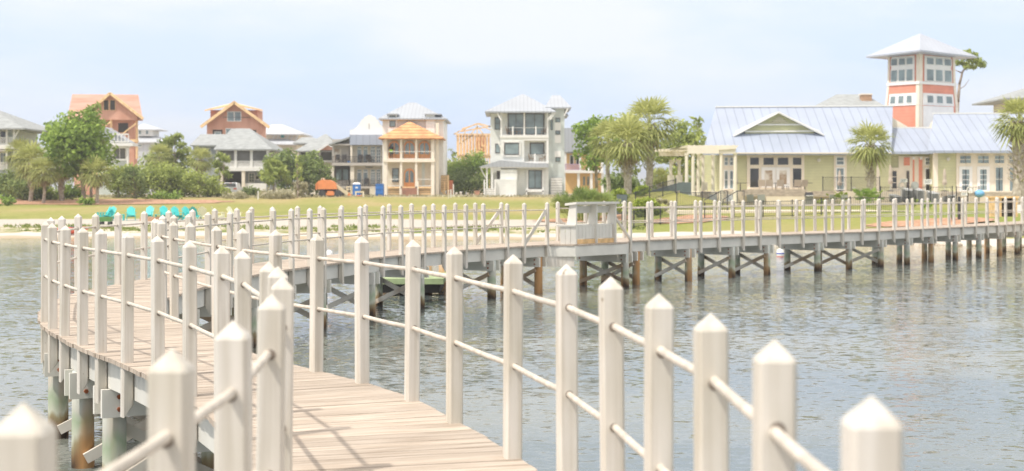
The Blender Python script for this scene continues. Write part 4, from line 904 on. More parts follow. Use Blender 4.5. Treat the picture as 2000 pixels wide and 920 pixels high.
# lower link roof and right roof
slab([W(1726,296,CY-.2),W(1822,296,CY-.2),W(1822,250,CY+5),W(1736,250,CY+5)]).build('roof', M['blueroof'], h.root)
MB().bar(W(1734,249.5,CY+5), W(1822,249.5,CY+5), .25, .12).build('ridge_cap', M['white'], h.root)
slab([W(1812,294,CY-1.8),W(2130,294,CY-1.8),W(2130,222,CY+5),W(1824,222,CY+5)]).build('roof', M['blueroof'], h.root)
slab([W(1824,222,CY+5),W(2130,222,CY+5),W(2130,294,CY+12),W(1826,294,CY+12)]).build('roof', M['blueroof'], h.root)
MB().bar(W(1822,221.5,CY+5), W(2130,221.5,CY+5), .25, .12).build('ridge_cap', M['white'], h.root)
MB().prism([W(1819,296,CY-.5),W(1826,226,CY+5),Vector((W(1826,226,CY+5).x,CY+11.5,W(1819,296,CY-.5).z))],(.2,0,0)).build('gable_end', M['cream'], h.root)
MB().prism([W(1737,248,CY+5.4),W(1737,226,CY+5.4),W(1774,248,CY+5.4)],(0,.2,0)).build('gable_piece', M['cream'], h.root)
# gable dormer on the main roof
dY = -.4
h.poly('dormer_gable', [(1456,257),(1521,221),(1590,255),(1590,262),(1456,262)], GC, dy=dY+2.1, dep=2)
h.bars('dormer_belt', [(1480,243.5,1565,243.5),(1455,257,1592,256)], M['white'], .14, dy=dY+2.0)
h.poly('louvre', [(1505,240),(1522,227),(1541,240)], striped('louvre_slats', (.62,.58,.42), .16, 'Z', .03, .55, width=.3), dy=dY+2.0, dep=.08)
for x,y in ((1432,266),(1609,264)):
    a = W(1521,218,CY+1.35); b = W(x,y,CY+1.4); c = Vector((b.x,CY+2.2,b.z+.35)); d_ = Vector((a.x,CY+5.6,a.z))
    MB().prism([a,b,c,d_],(0,0,-.12)).build('dormer_roof', M['seamroof2'], h.root)
    MB().bar(W(1521,219.5,CY+1.25), W(x,y,CY+1.3), .12, .34, up=(0,1,0)).build('bargeboard', M['wht2'], h.root)
slab([W(1456,262,CY+1.75),W(1590,261,CY+1.75),W(1578,290,CY-.7),W(1448,290,CY-.7)],.05) 
# window group with french doors
def trimbox(x0,x1,y0,y1,dy=0): h.box('casing', x0, x1, y0, y1, M['cream'], dy=dy-.09, dep=.07)
trimbox(1459,1571,303,371)
for x0,x1 in ((1465,1482),(1491,1511),(1519,1539.5),(1548.5,1565)): h.win(x0,x1,308,322,M['cream'],M['darkglass'],dy=-.1,fw=.06,prot=.05)
for x0,x1 in ((1465,1482),(1548.5,1565)): h.win(x0,x1,329,366,M['cream'],M['darkglass'],dy=-.1,fw=.06,prot=.05)
for x0,x1 in ((1493,1508.5),(1522,1536.5)): d = h.win(x0,x1,333,360,M['wht2'],M['brace'],dy=-.12,fw=.28,prot=.05,name='french_door')
trimbox(1629,1654,302,374); h.win(1634.5,1647.5,307.5,321,M['wht2'],M['glass'],1,2,dy=-.1,prot=.05); h.win(1634.5,1647.5,329,370,M['wht2'],M['glass'],2,3,dy=-.1,prot=.05)
trimbox(1410,1440,300,374)
for x0 in (1415.5,1426): h.win(x0,x0+5.5,308,322,M['wht2'],M['glass'],1,2,dy=-.1,prot=.05,fw=.08); h.win(x0,x0+5.5,334,368,M['wht2'],M['glass'],1,2,dy=-.1,prot=.05,fw=.08)
# entry bay in red and cream
h.box('casing', 1755, 1828, 305, 374, M['cream'], dy=1.1, dep=.08)
h.box('red_panel', 1765.5, 1777, 307.5, 323, M['salmon'], dy=1.04, dep=.05)
for x0,x1 in ((1783,1786),(1795,1801.5)): h.box('red_panel', x0, x1, 307.5, 369, M['salmon'], dy=1.04, dep=.05)
h.win(1808,1818,309,321,M['wht2'],M['glass'],2,2,dy=1.09,prot=.05); h.win(1808,1818,330,372,M['wht2'],M['darkglass'],2,1,dy=1.09,prot=.05); h.win(1826-.5,1829,309,321,M['wht2'],M['glass'],1,2,dy=1.06,prot=.05)
h.win(1742.5,1751,334,368,M['cream'],M['darkglass'],1,3,dy=1.1,fw=.3,name='door'); h.box('door', 1771,1776,334,370,M['bronze'],dy=1.0,dep=.06)
# right wing glazing
h.box('casing', 1868, 2060, 298, 374, M['cream'], dy=-.70, dep=.08)
for x0,x1 in ((1875,1896),(1910,1931),(1943,1961),(1971,1992),(2004,2024)): h.win(x0,x1,304.5,318.5,M['cream'],M['glass'],2,2,dy=-.72,prot=.05,fw=.06)
for x0,x1 in ((1879,1893),(1914,1927)): h.win(x0,x1,331,371,M['wht2'],M['glass'],2,4,dy=-.72,prot=.05,fw=.26,name='french_door')
for x0,x1 in ((1944.5,1958.5),(1972,1987),(2004,2018)): h.win(x0,x1,327,373,M['cream'],M['glass'],2,2,dy=-.72,prot=.05,fw=.08)
for x in (1870,1902,1937,1967): h.box('rafter_tail', x, x+4, 294.5, 298, M['cream'], dy=-1.6, dep=.9)
for x,y in ((1599.5,313),(1436,315),(1852,311),(1682,313),(1730,313)):
    c = W(x,y,CY-(.75 if x>1830 else .08)); MB().tube(c, c+Vector((0,-.12,0)), .17, .13, n=12).build('wall_lamp', M['rim'], h.root)
for x in (1784.5,1799): c = W(x,314,CY+.9); mb = MB(); mb.tube(c+Vector((0,0,.1)), c+Vector((0,0,.35)), .12, .16, n=10); mb.build('wall_lantern', M['wht2'], h.root)
h.box('wall_box', 1664.5, 1671, 365, 369, M['rim'], dy=-.1, dep=.1)
# --- tower, one corner towards the camera
TY = 136; apex = W(1797,66,TY+3.0)
t = empty('tower', W(1797,374,TY), 'red and cream square lookout tower with a wide pyramid metal roof', 'tower')
def tw(xl, xc, xr, y, k=1.0):                         # ring of four corners: near corner at depth TY, left and right behind
    c = W(xc,y,TY); dl = (xc-xl)/(xr-xl)
    l = W(xl,0,TY+2.6); r = W(xr,0,TY+2.9); z = c.z
    n = Vector((c.x,c.y,z)); l = Vector((l.x,l.y,z)); r = Vector((r.x,r.y,z)); b = l+r-n
    return [n, r, b, l]
lo = tw(1722,1794,1877,374); mid = tw(1729.5,1794.5,1870,205); belt = tw(1734,1795,1865.5,161); top = tw(1735,1795.5,1864,104)
MB().hexa(lo, mid).build('lower_wall', M['salmon'], t); MB().hexa(mid, belt).build('middle_wall', M['salmon'], t); 
M['redtrim'] = mat('red_brown_trim', (.62,.22,.15), .6, var=.05)
MB().hexa(belt, top).build('upper_wall', M['redtrim'], t)
def onface(f, u, y, ring_lo, ring_hi, ylo, yhi, out_=.03):
    """point on tower face f (0 right, 1 left), u from the near corner 0..1, at photo row y"""
    k = (y-ylo)/(yhi-ylo); i = (0,1) if f == 0 else (0,3)
    a = ring_lo[i[0]].lerp(ring_hi[i[0]], k); b = ring_lo[i[1]].lerp(ring_hi[i[1]], k); p = a.lerp(b, u); d = (b-a).normalized(); nrm = Vector((d.y,-d.x,0)); 
    if nrm.y > 0: nrm = -nrm
    return p+nrm*out_, nrm
def panel(name, f, u0, u1, y0, y1, m, out_=.03, th=.05, parent=None, rl=None, rh=None, yl=161, yh=104):
    rl = rl or belt; rh = rh or top
    q = [onface(f,u,y,rl,rh,yl,yh,out_)[0] for u,y in ((u0,y1),(u1,y1),(u1,y0),(u0,y0))]; nrm = onface(f,u0,y0,rl,rh,yl,yh)[1]
    return MB().prism(q, nrm*th).build(name, m, parent or t)
for f in (0,1):
    panel('casing', f, .14, .885, 107.5, 158, M['wht2'], .005, .05)
    for k in range(3):
        u0 = .20+k*.25
        for y0,y1 in ((112,124),(134.5,156)):
            fr = panel('window', f, u0-.03, u0+.20, y0-1.5, y1+1.5, M['white'], .06, .03); panel('pane', f, u0-.005, u0+.175, y0, y1, M['glass'], .10, .015, fr)
    panel('belt_course', f, -.02, 1.02, 158.5, 164, M['wht2'], .0, .14)
    kw = dict(rl=lo, rh=mid, yl=374, yh=205)
    panel('casing', f, .10 if f == 0 else .06, .90, 181, 204.9, M['wht2'], .01, .07, rl=mid, rh=belt, yl=205, yh=161)
    for k in range(3):
        u0 = .20+k*.25; fr = panel('window', f, u0-.02, u0+.17, 184.5, 201, M['wht2'], .09, .03, rl=mid, rh=belt, yl=205, yh=161); panel('pane', f, u0, u0+.145, 186, 199.5, M['glass'], .125, .015, fr, rl=mid, rh=belt, yl=205, yh=161)
    for a, (rl,rh,yl,yh) in (('c',(lo,mid,374,205)),('c',(mid,belt,205,161)),('c',(belt,top,161,104))):
        y0 = yh; y1 = yl
        panel('corner_board', f, -.005, .085, y0+.2, y1-.2, M['cream'], .0, .06, rl=rl, rh=rh, yl=yl, yh=yh); panel('corner_board', f, .94, 1.005, y0+.2, y1-.2, M['cream'], .0, .06, rl=rl, rh=rh, yl=yl, yh=yh)
panel('lower_panel', 0, .10, .88, 206, 300, M['wht2'], .01, .07, rl=lo, rh=mid, yl=374, yh=205)
n_ = W(1797,103.5,TY-2.2); l_ = W(1691,110,TY+2.8); r_ = W(1909,105.5,TY+3.0); z = n_.z
n_ = Vector((n_.x,n_.y,z)); l_ = Vector((l_.x,l_.y,W(1691,110,TY+2.8).z)); zz = l_.z
n_.z = zz+.15; r_ = Vector((r_.x,r_.y,zz)); b_ = l_+r_-n_; b_.z = zz
mb = MB(); lo_ = [Vector((p.x,p.y,p.z-.15)) for p in (n_,r_,b_,l_)]
ap = W(1797,65,TY+2.9)
mb.add([n_,r_,b_,l_,ap]+lo_, [(0,1,4),(1,2,4),(2,3,4),(3,0,4),(1,0,5,6),(2,1,6,7),(3,2,7,8),(0,3,8,5),(5,8,7,6)]).build('roof', seam('tower_roof', (.44,.47,.53), .5, .82), t)
# --- roofs seen beyond the clubhouse
h = H('house', 1670, 374, 165, 'grey hip roof with a tan brick chimney, seen over the clubhouse ridge'); h.hip('roof', 1602, 1740, 213, 1634, 1688, 184, M['greyroof'], dep=12); h.box('chimney', 1683, 1703, 184, 214, M['brick'], dy=3, dep=1); h.box('chimney_cap', 1681.5, 1704.5, 182.5, 185, M['cream'], dy=2.9, dep=1.2); h.box('wall', 1610, 1735, 215, 374, M['beige'], dep=10)
h = H('house', 2010, 374, 150, 'grey hip roof rising behind the right hand palm, cut by the right edge'); h.hip('roof', 1964, 2160, 191, 2055, 2080, 156, M['greyroof'], dep=10); h.box('wall', 2003, 2130, 194, 374, M['beige'], dep=10)
# ------------------------------------------------------------------ terraces, pool, walls
M['paving'] = mat('pool_paving', (.72,.62,.50), .8, var=.06, scale=1.5)
M['stone'] = mat('stacked_stone', (.36,.29,.22), .85, col2=(.62,.53,.43), scale=2.2, stretch=(1,1,6), bump=.03)
M['retain'] = mat('cream_retaining_wall', (.80,.70,.55), .75, var=.05, scale=1)
poolz = 1.18
x0 = W(1312,0,96).x; x1 = W(1905,0,96).x
MB().box(x0,x1,95.3,101.0,.2,poolz).build('pool_deck', M['paving'], None, (0,0,0))['kind'] = 'structure'
d = MB(); d.box(x0,x0+3,101.0,118,.2,poolz-.001); d.box(x1-1.5,x1,101.0,118,.2,poolz-.001); d.box(x0,x1,118.0,121.6,.2,poolz)
tag(d.build('pool_deck', M['paving'], None, (0,0,0)), kind='structure')
tag(MB().box(x0+3,x1-1.5,101,118,.3,poolz-.10).build('pool_water', mat('pool_blue', (.22,.50,.62), .12, var=.15, scale=2, bump=.02), None, (0,0,0)), kind='structure')
upz = 2.44
ux0 = W(1330,0,122).x
tag(MB().box(ux0,W(2200,0,122).x,121.6,140,.3,upz).build('terrace', M['paving'], None, (0,0,0)), kind='structure')
# retaining wall faces
def wall(x0_, x1_, y0, y1, Y, m, label, th=.35, name='retaining_wall'):
    a = W(x0_,y1,Y); b = W(x1_,y0,Y); return solo(MB().box(a.x,b.x,Y,Y+th,a.z,b.z), name, m, (a.x,Y,a.z), label, 'wall')
wall(1450,1575,370,383,121.0,M['stone'],'low stacked stone wall under the patio chairs in front of the french doors')
wall(1497,1590,384,399,119.0,M['retain'],'plain cream wall of the raised spa below the stone wall')
wall(1587,1630,373,384,121.1,M['stone'],'short stone wall right of the dark grill')
wall(1329,1400,375,388,121.0,M['stone'],'stone wall behind the pool steps, left of the handrails')
wall(1840,2090,376,383,118.5,M['stone'],'long low stone wall below the right wing of the clubhouse')
wall(1318,1700,412,418.5,95.0,M['retain'],'long cream kerb wall along the front of the pool deck', .3)
# plaza joining the boardwalk at the right
pz = DZ-.05
pl = [(27.5,63.5),(30,60.5),(34,57.5),(60,55),(60,80),(31,80),(27.5,72)]
tag(MB().prism([Vector((x,y,pz-.9)) for x,y in pl],(0,0,.88)).build('path', M['paving'], None, (0,0,0)), kind='structure')
# mulch beds
M['mulch'] = mat('pine_mulch', (.34,.17,.09), .95, col2=(.56,.34,.22), scale=3, bump=.04)
def bed(pts, z, name='mulch_bed', m=None):
    mb = MB(); n = len(pts); c = Vector((sum(p[0] for p in pts)/n, sum(p[1] for p in pts)/n)); rings = []
    for k in (1,.6,.2): rings.append([(c.x+(p[0]-c.x)*k, c.y+(p[1]-c.y)*k) for p in pts])
    vs = [(x,y,gz(x,y)+z*(1 if r == 0 else 1.8)) for r,ring in enumerate(rings) for x,y in ring]; fs = []
    for r in range(2): fs += [(r*n+i, r*n+(i+1)%n, (r+1)*n+(i+1)%n, (r+1)*n+i) for i in range(n)]
    fs.append(tuple(2*n+i for i in range(n))); return tag(mb.add(vs,fs).build(name, m or M['mulch'], None, (0,0,0)), kind='structure')
def ell(cx, cy, rx, ry, n=28): return [(cx+rx*math.cos(2*math.pi*i/n)*(1+.12*math.sin(3*i)), cy+ry*math.sin(2*math.pi*i/n)*(1+.1*math.cos(2*i))) for i in range(n)]
bed(ell(-44,143,16,7), .05); bed(ell(5.0,98,3.4,4.0), .05); bed(ell(23.6,80,3.6,2.2), .05)
bed(ell(11.2,90.5,2.6,3), .05)
# ------------------------------------------------------------------ black pool fences
M['black'] = mat('black_metal', (.05,.05,.055), .45)
def fence(pts, label, hgt=1.15, pitch=.14, post=2.0, name='pool_fence', zf=None):
    p0 = pts[0]; z0 = zf if zf is not None else gz(*p0); root = empty(name, (p0[0],p0[1],z0), label, 'fence')
    pk = MB(); rl = [MB(), MB()]
    for a, b in zip(pts, pts[1:]):
        a = Vector(a); b = Vector(b); L_ = (b-a).length; n = int(L_/pitch); m_ = max(1,round(L_/post))
        def g(p): return zf if zf is not None else gz(p.x,p.y)
        for i in range(n): p = a.lerp(b,i/n); z = g(p); pk.box(p.x-.009,p.x+.009,p.y-.009,p.y+.009,z+.08,z+hgt-.03)
        for i in range(m_+1):
            p = a.lerp(b,i/m_); z = g(p); MB().box(p.x-.035,p.x+.035,p.y-.035,p.y+.035,z,z+hgt+.05).build('post', M['black'], root)
            if i < m_:
                q = a.lerp(b,(i+1)/m_); zq = g(q)
                for kk, hh in enumerate((.10,hgt-.04)): rl[kk].bar((p.x,p.y,z+hh),(q.x,q.y,zq+hh),.03,.035)
    pk.build('pickets', M['black'], root); [r_.build('rail', M['black'], root) for r_ in rl]; return root
fence([(W(1215,0,84).x,84),(W(1260,0,87).x,87),(W(1320,0,89).x,89.3),(W(1775,0,90).x,90.2)], 'long low black picket fence across the lawn in front of the pool', 1.05, .13, 1.9)
fence([(W(1322,0,97).x,97),(W(1421,0,97).x,97)], 'tall black picket gate fence at the left end of the pool', 1.25, .12, 1.5, zf=poolz+.02)
fence([(W(1607,0,122).x,122),(W(1718,0,122).x,122)], 'black mesh fence on the terrace under the middle palm', 1.25, .1, 2.2, zf=upz)
fence([(W(1720,0,117.5).x,117.5),(W(1775,0,117.2).x,117.2),(W(1860,0,117.5).x,117.5)], 'black arched gate fence in front of the red entry bay', 1.3, .16, 2.2, zf=upz-.9)
fence([(W(1868,0,116).x,116),(W(1912,0,116).x,116)], 'short black gate fence holding a life ring below the right wing', 1.4, .14, 1.0, zf=upz-1.0)
wall2 = fence([(W(1185,0,100).x,100),(W(1320,0,108).x,108)], 'dark green picket fence stepping up behind the rounded hedge', 1.1, .12, 2.0)
# handrails at the pool steps
def handrail(xa,ya,xb,yb,Y,label):
    r = MB(); a = W(xa,ya,Y); b = W(xb,yb,Y); r.tube(a,b,.035,n=8); c = b+Vector((.5,0,0)); r.tube(b,c,.035,n=8)
    for p in (a,b,c): r.tube(p,Vector((p.x,p.y,p.z-.9)),.03,n=8)
    solo(r,'handrail',M['black'],a,label,'handrail')
handrail(1375,391,1408,373,104,'left black handrail at the pool steps'); handrail(1412,390,1440,373,104,'right black handrail at the pool steps')
# dark ramp wall left of the pergola
t = empty('ramp_wall', W(1340,388,112), 'dark grey sloping ramp wall with slats left of the pergola', 'ramp')
hh = H.__new__(H); hh.Y = 112; hh.root = t; M['slate'] = mat('dark_slate_paint', (.12,.15,.15), .6, var=.1)
hh.poly('ramp_side', [(1235,384),(1328,356),(1350,356),(1350,388),(1330,388),(1328,372),(1245,392)], M['slate'], dep=.25)
hh.box('panel', 1321, 1349, 380, 388, M['wht2'], dy=-.1, dep=.05)
wall(1205,1225,380,420,100.5,M['slate'],'dark green utility enclosure panel behind the bench right end',.3,'enclosure')
c = W(1216.5,400,100.4); solo(MB().box(c.x-.12,c.x+.12,c.y-.03,c.y,c.z-.17,c.z+.17),'notice',M['wht2'],c,'small white notice on the dark enclosure panel','sign')
# ------------------------------------------------------------------ pergola
PYy = 117
t = empty('pergola', W(1380,372,PYy), 'cream pergola with round columns and layered beams left of the clubhouse', 'pergola')
hh = H.__new__(H); hh.Y = PYy; hh.root = t
cols = [(1310,320,312,370,6),(1326.5,330,312,370,6),(1341,0,300,380,-4),(1353.5,0,300,378,-3),(1364,0,300,372,0),(1373,0,302,365,5),(1392.5,0,302,372,4),(1408.5,0,298,378,-3),(1436,0,298,376,-3)]
for x,_,y0,y1,dy in cols:
    a = W(x,y1,PYy+dy); b = W(x,y0,PYy+dy); MB().lathe((a.x,a.y,0),[(.17,upz-.3 if dy>=0 else 1.2),(.17,upz),(.145,upz+.02),(.125,b.z-.15),(.17,b.z-.12),(.17,b.z)],12).build('column', M['cream'], t, smooth=False)
hh.box('pedestal', 1305, 1317, 342, 372, M['cream'], dy=5.8, dep=.6); hh.box('pedestal', 1321, 1333, 342, 372, M['cream'], dy=5.8, dep=.6)
hh.box('beam', 1343, 1405, 284, 300, M['cream'], dy=-3.2, dep=.25); hh.box('beam', 1406, 1437, 290, 300, M['cream'], dy=-3.2, dep=.25)
hh.poly('beam_end', [(1404,284),(1443,284),(1437,291),(1404,293)], M['cream'], dy=-3.3, dep=4)
hh.box('beam', 1287, 1345, 297, 305, M['cream'], dy=5.6, dep=.25)
mb = MB()
for k in range(9):
    a = W(1346+k*11,285,PYy-2.9); b = Vector((a.x-1.0,PYy+6,a.z-.1)); mb.bar(a+Vector((0,0,-.02)),b+Vector((0,0,-.02)),.08,.18)
mb.build('rafters', M['cream'], t)
mb = MB()
for k in range(8): a = W(1290+k*7.5,293,PYy+4.4); mb.bar(a,a+Vector((-.3,2.6,0)),.08,.2)
mb.build('rafters', M['cream'], t)
hh.bars('arch_brace', [(1313,321,1319,310),(1325,321,1319,310),(1367,313,1373,304)], M['cream'], .14, dy=5.9)
# lattice panel wall behind left pergola
hh.box('low_wall', 1372, 1382, 356, 372, M['beige'], dy=4.5, dep=.2)
# ------------------------------------------------------------------ vegetation
def leafmat(name, a, b, trans=.38, rough=.6):
    m = bpy.data.materials.new(name); m.use_nodes = True; t = m.node_tree; p = t.nodes['Principled BSDF']; p.inputs['Roughness'].default_value = rough; p.inputs['Specular IOR Level'].default_value = .25
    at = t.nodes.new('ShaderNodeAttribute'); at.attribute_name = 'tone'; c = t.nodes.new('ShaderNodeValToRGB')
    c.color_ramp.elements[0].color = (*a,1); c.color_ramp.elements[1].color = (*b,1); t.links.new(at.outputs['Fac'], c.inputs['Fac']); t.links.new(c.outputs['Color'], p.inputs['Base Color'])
    tr = t.nodes.new('ShaderNodeBsdfTranslucent'); t.links.new(c.outputs['Color'], tr.inputs['Color']); ms = t.nodes.new('ShaderNodeMixShader'); ms.inputs[0].default_value = trans
    o = t.nodes['Material Output']; t.links.new(p.outputs[0], ms.inputs[1]); t.links.new(tr.outputs[0], ms.inputs[2]); t.links.new(ms.outputs[0], o.inputs['Surface']); return m
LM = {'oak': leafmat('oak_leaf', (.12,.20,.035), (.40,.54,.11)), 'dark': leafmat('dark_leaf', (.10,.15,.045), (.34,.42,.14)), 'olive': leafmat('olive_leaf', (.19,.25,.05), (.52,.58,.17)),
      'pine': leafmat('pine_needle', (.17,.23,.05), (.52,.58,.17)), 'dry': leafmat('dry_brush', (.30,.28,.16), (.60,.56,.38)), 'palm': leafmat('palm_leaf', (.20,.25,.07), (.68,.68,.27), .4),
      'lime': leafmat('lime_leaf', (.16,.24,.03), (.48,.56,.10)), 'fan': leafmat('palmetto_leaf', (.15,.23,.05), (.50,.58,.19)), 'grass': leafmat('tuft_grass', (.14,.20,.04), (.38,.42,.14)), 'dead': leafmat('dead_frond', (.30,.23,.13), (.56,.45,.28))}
M['bark'] = mat('bark', (.20,.15,.11), .9, col2=(.42,.35,.28), scale=3, stretch=(4,4,1), bump=.02)
M['pbark'] = mat('palm_trunk', (.30,.24,.18), .9, col2=(.58,.52,.44), scale=5, bump=.02)
def rdir(rg):
    while True:
        v = Vector((rg.uniform(-1,1),rg.uniform(-1,1),rg.uniform(-1,1)))
        if .05 < v.length < 1: return v.normalized()
def leaves(clumps, per, ls, rg, elong=1.0, up=.35):
    vs = []; fs = []; tn = []
    for (c, r, sq) in clumps:
        ct = rg.uniform(-.22,.22); n = max(8,int(per*(r**1.6)))
        for _ in range(n):
            d = rdir(rg); k = rg.random()**.45; p = Vector(c)+Vector((d.x*r*k, d.y*r*k, d.z*r*sq*k))
            nrm = (d*.8+rdir(rg)+Vector((0,0,up))).normalized(); a = nrm.cross(rdir(rg)).normalized(); b = nrm.cross(a); s_ = ls*rg.uniform(.6,1.3)
            a = a*s_*elong; b = b*s_*.55/ (elong**.6); i = len(vs)
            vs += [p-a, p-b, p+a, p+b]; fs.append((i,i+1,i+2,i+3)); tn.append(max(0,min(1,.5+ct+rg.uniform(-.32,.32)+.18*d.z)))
    return vs, fs, tn
def leafobj(name, vs, fs, tn, m, parent=None, loc=None):
    mb = MB(); mb.v = [tuple(v) for v in vs]; mb.f = fs; return mb.build(name, m, parent, loc, attrs={'tone':('FACE',tn)})
GRP = {}
def tree(kind, x, yb, yt, wpx, Y, label, cat='tree', lm='oak', cx=None, cy=.62, ncl=26, ls=.20, per=60, trunk=.18, lean=0, name=None, seed=0, flat=.8, group=None):
    """yb/yt rows of foot and top, wpx crown width; foot on the ground at depth Y"""
    rg = random.Random(hash((x,yb,seed)) & 0xffff if False else int(x*7+yb*3+seed)); s_ = F/Y
    base = Vector(((x-1000)/s_, Y, gz((x-1000)/s_, Y))); zt_ = CZ-(yt-HZ)/s_; Hh = zt_-base.z; Wd = wpx/s_; cx_ = ((cx or x)-1000)/s_
    nm = name or {'shrub':'shrub','pine':'pine_tree','oak':'leafy_tree','hedge':'hedge'}[kind]
    cl = []
    if kind == 'oak' or kind == 'shrub' or kind == 'hedge':
        zc = base.z+Hh*(cy if kind == 'oak' else .5); rz = zt_-zc if kind == 'oak' else Hh*.5
        for k in range(ncl):
            d = rdir(rg); kk = rg.random()**.33*.80
            r = Wd*rg.uniform(.13,.22) if kind != 'hedge' else min(Hh*.45, Wd*.16)
            zz = zc+d.z*kk*rz
            if kind != 'oak': zz = max(zz, base.z+r*.35)
            cl.append(((cx_+d.x*kk*Wd/2, Y+d.y*kk*Wd/2*(.8 if kind != 'hedge' else .25), zz), r, flat))
    if kind == 'pine':
        for k in range(ncl):
            f = k/ncl; z = base.z+Hh*(.42+.55*f); a = rg.uniform(0,6.28); rr = Wd/2*(1-.75*f**1.6)*rg.uniform(.3,.95); r = Wd*rg.uniform(.10,.17)
            cl.append(((cx_+rr*math.cos(a), Y+rr*math.sin(a), z), r, .6))
    vs, fs, tn = leaves(cl, per, ls, rg, 1.0 if kind != 'pine' else 1.5)
    if trunk:
        root = empty(nm, base, label, cat, group); mb = MB(); top = Vector((cx_, Y, base.z+Hh*(.75 if kind != 'pine' else .95))); prev = base-Vector((0,0,.2)); n = 6
        pts = [base.lerp(top, k/n)+Vector((rg.uniform(-.1,.1),rg.uniform(-.1,.1),0))*(Hh*.12)*(0 if k in (0,) else 1) for k in range(n+1)]; pts[0] = prev
        for k in range(n): mb.tube(pts[k], pts[k+1], trunk*(1-.13*k), trunk*(1-.13*(k+1)), n=7)
        mb.build('trunk', M['bark'], root, smooth=True)
        mb = MB()
        for (c, r, _) in cl[::2]:
            q = min(pts[1:], key=lambda p: abs(p.z-(c[2]-Hh*.15))); mb.tube(q, c, trunk*.35, trunk*.1, n=5, cap=False)
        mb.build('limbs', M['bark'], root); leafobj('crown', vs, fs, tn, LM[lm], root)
    else:
        root = leafobj(nm, vs, fs, tn, LM[lm], None, base); tag(root, label, cat, group)
    return root
def fan(o, d, L_, pet, rg, vs, fs, tn, tone, spread=1.25, nl=13, wd=.05, droop=.35):
    """one fan frond: petiole then radiating folded strips whose tips droop"""
    d = d.normalized(); side = d.cross(Vector((0,0,1))); side = side.normalized() if side.length > .05 else Vector((1,0,0)); upv = side.cross(d)
    e = o+d*pet; i = len(vs); w_ = .02; vs += [o-side*w_, o+side*w_, e+side*w_, e-side*w_]; fs.append((i,i+1,i+2,i+3)); tn.append(tone)
    for k in range(nl):
        a = (k/(nl-1)-.5)*2*spread; q = (d*math.cos(a)+side*math.sin(a)+upv*.12*math.cos(a*1.3)*(-1 if k%2 else 1)).normalized(); l = L_*(.72+.28*math.cos(a))*rg.uniform(.9,1.08)
        m1 = e+q*l*.55-Vector((0,0,1))*droop*l*.10; m2 = e+q*l-Vector((0,0,1))*droop*l*rg.uniform(.4,.9); b = q.cross(upv).normalized()*wd
        i = len(vs); vs += [e, m1-b, m2, m1+b]; fs.append((i,i+1,i+2,i+3)); tn.append(max(0,min(1,tone+rg.uniform(-.15,.15))))
def crown_mesh(seed, n=46, L_=1.0, pet=.8):
    rg = random.Random(seed); vs = []; fs = []; tn = []
    for k in range(n):
        f = k/n; el = math.radians(82-125*f**.85+rg.uniform(-8,8)); az = k*2.399+rg.uniform(-.2,.2); d = Vector((math.cos(az)*math.cos(el), math.sin(az)*math.cos(el), math.sin(el)))
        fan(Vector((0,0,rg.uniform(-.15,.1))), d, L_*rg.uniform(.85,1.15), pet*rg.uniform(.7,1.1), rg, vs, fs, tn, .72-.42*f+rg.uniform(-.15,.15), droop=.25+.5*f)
    me = bpy.data.meshes.new('palm_crown'); me.from_pydata([tuple(v) for v in vs], [], fs); a = me.attributes.new('tone','FLOAT','FACE'); a.data.foreach_set('value', tn); me.materials.append(LM['palm']); return me
def dead_mesh(seed):
    rg = random.Random(seed); vs = []; fs = []; tn = []
    for k in range(10): az = k*2.4; d = Vector((math.cos(az)*.45, math.sin(az)*.45, -1)); fan(Vector((0,0,-.1)), d, .8, .4, rg, vs, fs, tn, rg.random(), spread=.5, nl=7)
    me = bpy.data.meshes.new('dead_fronds'); me.from_pydata([tuple(v) for v in vs], [], fs); a = me.attributes.new('tone','FLOAT','FACE'); a.data.foreach_set('value', tn); me.materials.append(LM['dead']); return me
PCM = [crown_mesh(s_) for s_ in (1,2,3)]; PDM = dead_mesh(5)
def palm(x, yb, yc, rpx, Y, label, zb=None, boots=True, tr=.20, v=0, group='sabal palms with fan crowns', dead=True, lean=0):
    s_ = F/Y; X = (x-1000)/s_; z0 = gz(X,Y) if zb is None else zb; zc = CZ-(yc-HZ)/s_; R = rpx/s_; root = empty('palm_tree', (X,Y,z0), label, 'palm tree')
    rg = random.Random(int(x)); mb = MB(); n = 8; pts = [Vector((X+lean*k/n+.06*math.sin(k+x), Y, z0-.2+(zc-.1-z0+.2)*k/n)) for k in range(n+1)]
    for k in range(n): mb.tube(pts[k], pts[k+1], tr*(1.1-.15*(k/n)), tr*(1.1-.15*((k+1)/n)), n=10, cap=False)
    if boots:
        Hh = zc-z0; z = z0+Hh*.30; k = 0
        while z < zc-.05:
            a = k*2.4; c = Vector((X+lean*(z-z0)/Hh, Y, z)); d = Vector((math.cos(a),math.sin(a),0)); sd_ = Vector((-d.y,d.x,0)); o = c+d*tr*.9; tp = c+d*(tr*1.9)+Vector((0,0,.26))
            mb.prism([o-sd_*.09, o+sd_*.09, tp+sd_*.035, tp-sd_*.035], d*.03+Vector((0,0,-.03))); z += .045; k += 1
    mb.build('trunk', M['pbark'], root, smooth=False)
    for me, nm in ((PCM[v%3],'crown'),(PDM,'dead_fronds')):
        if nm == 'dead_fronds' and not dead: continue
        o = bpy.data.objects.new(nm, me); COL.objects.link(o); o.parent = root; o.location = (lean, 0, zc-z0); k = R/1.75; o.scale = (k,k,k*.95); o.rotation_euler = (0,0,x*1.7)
    return root
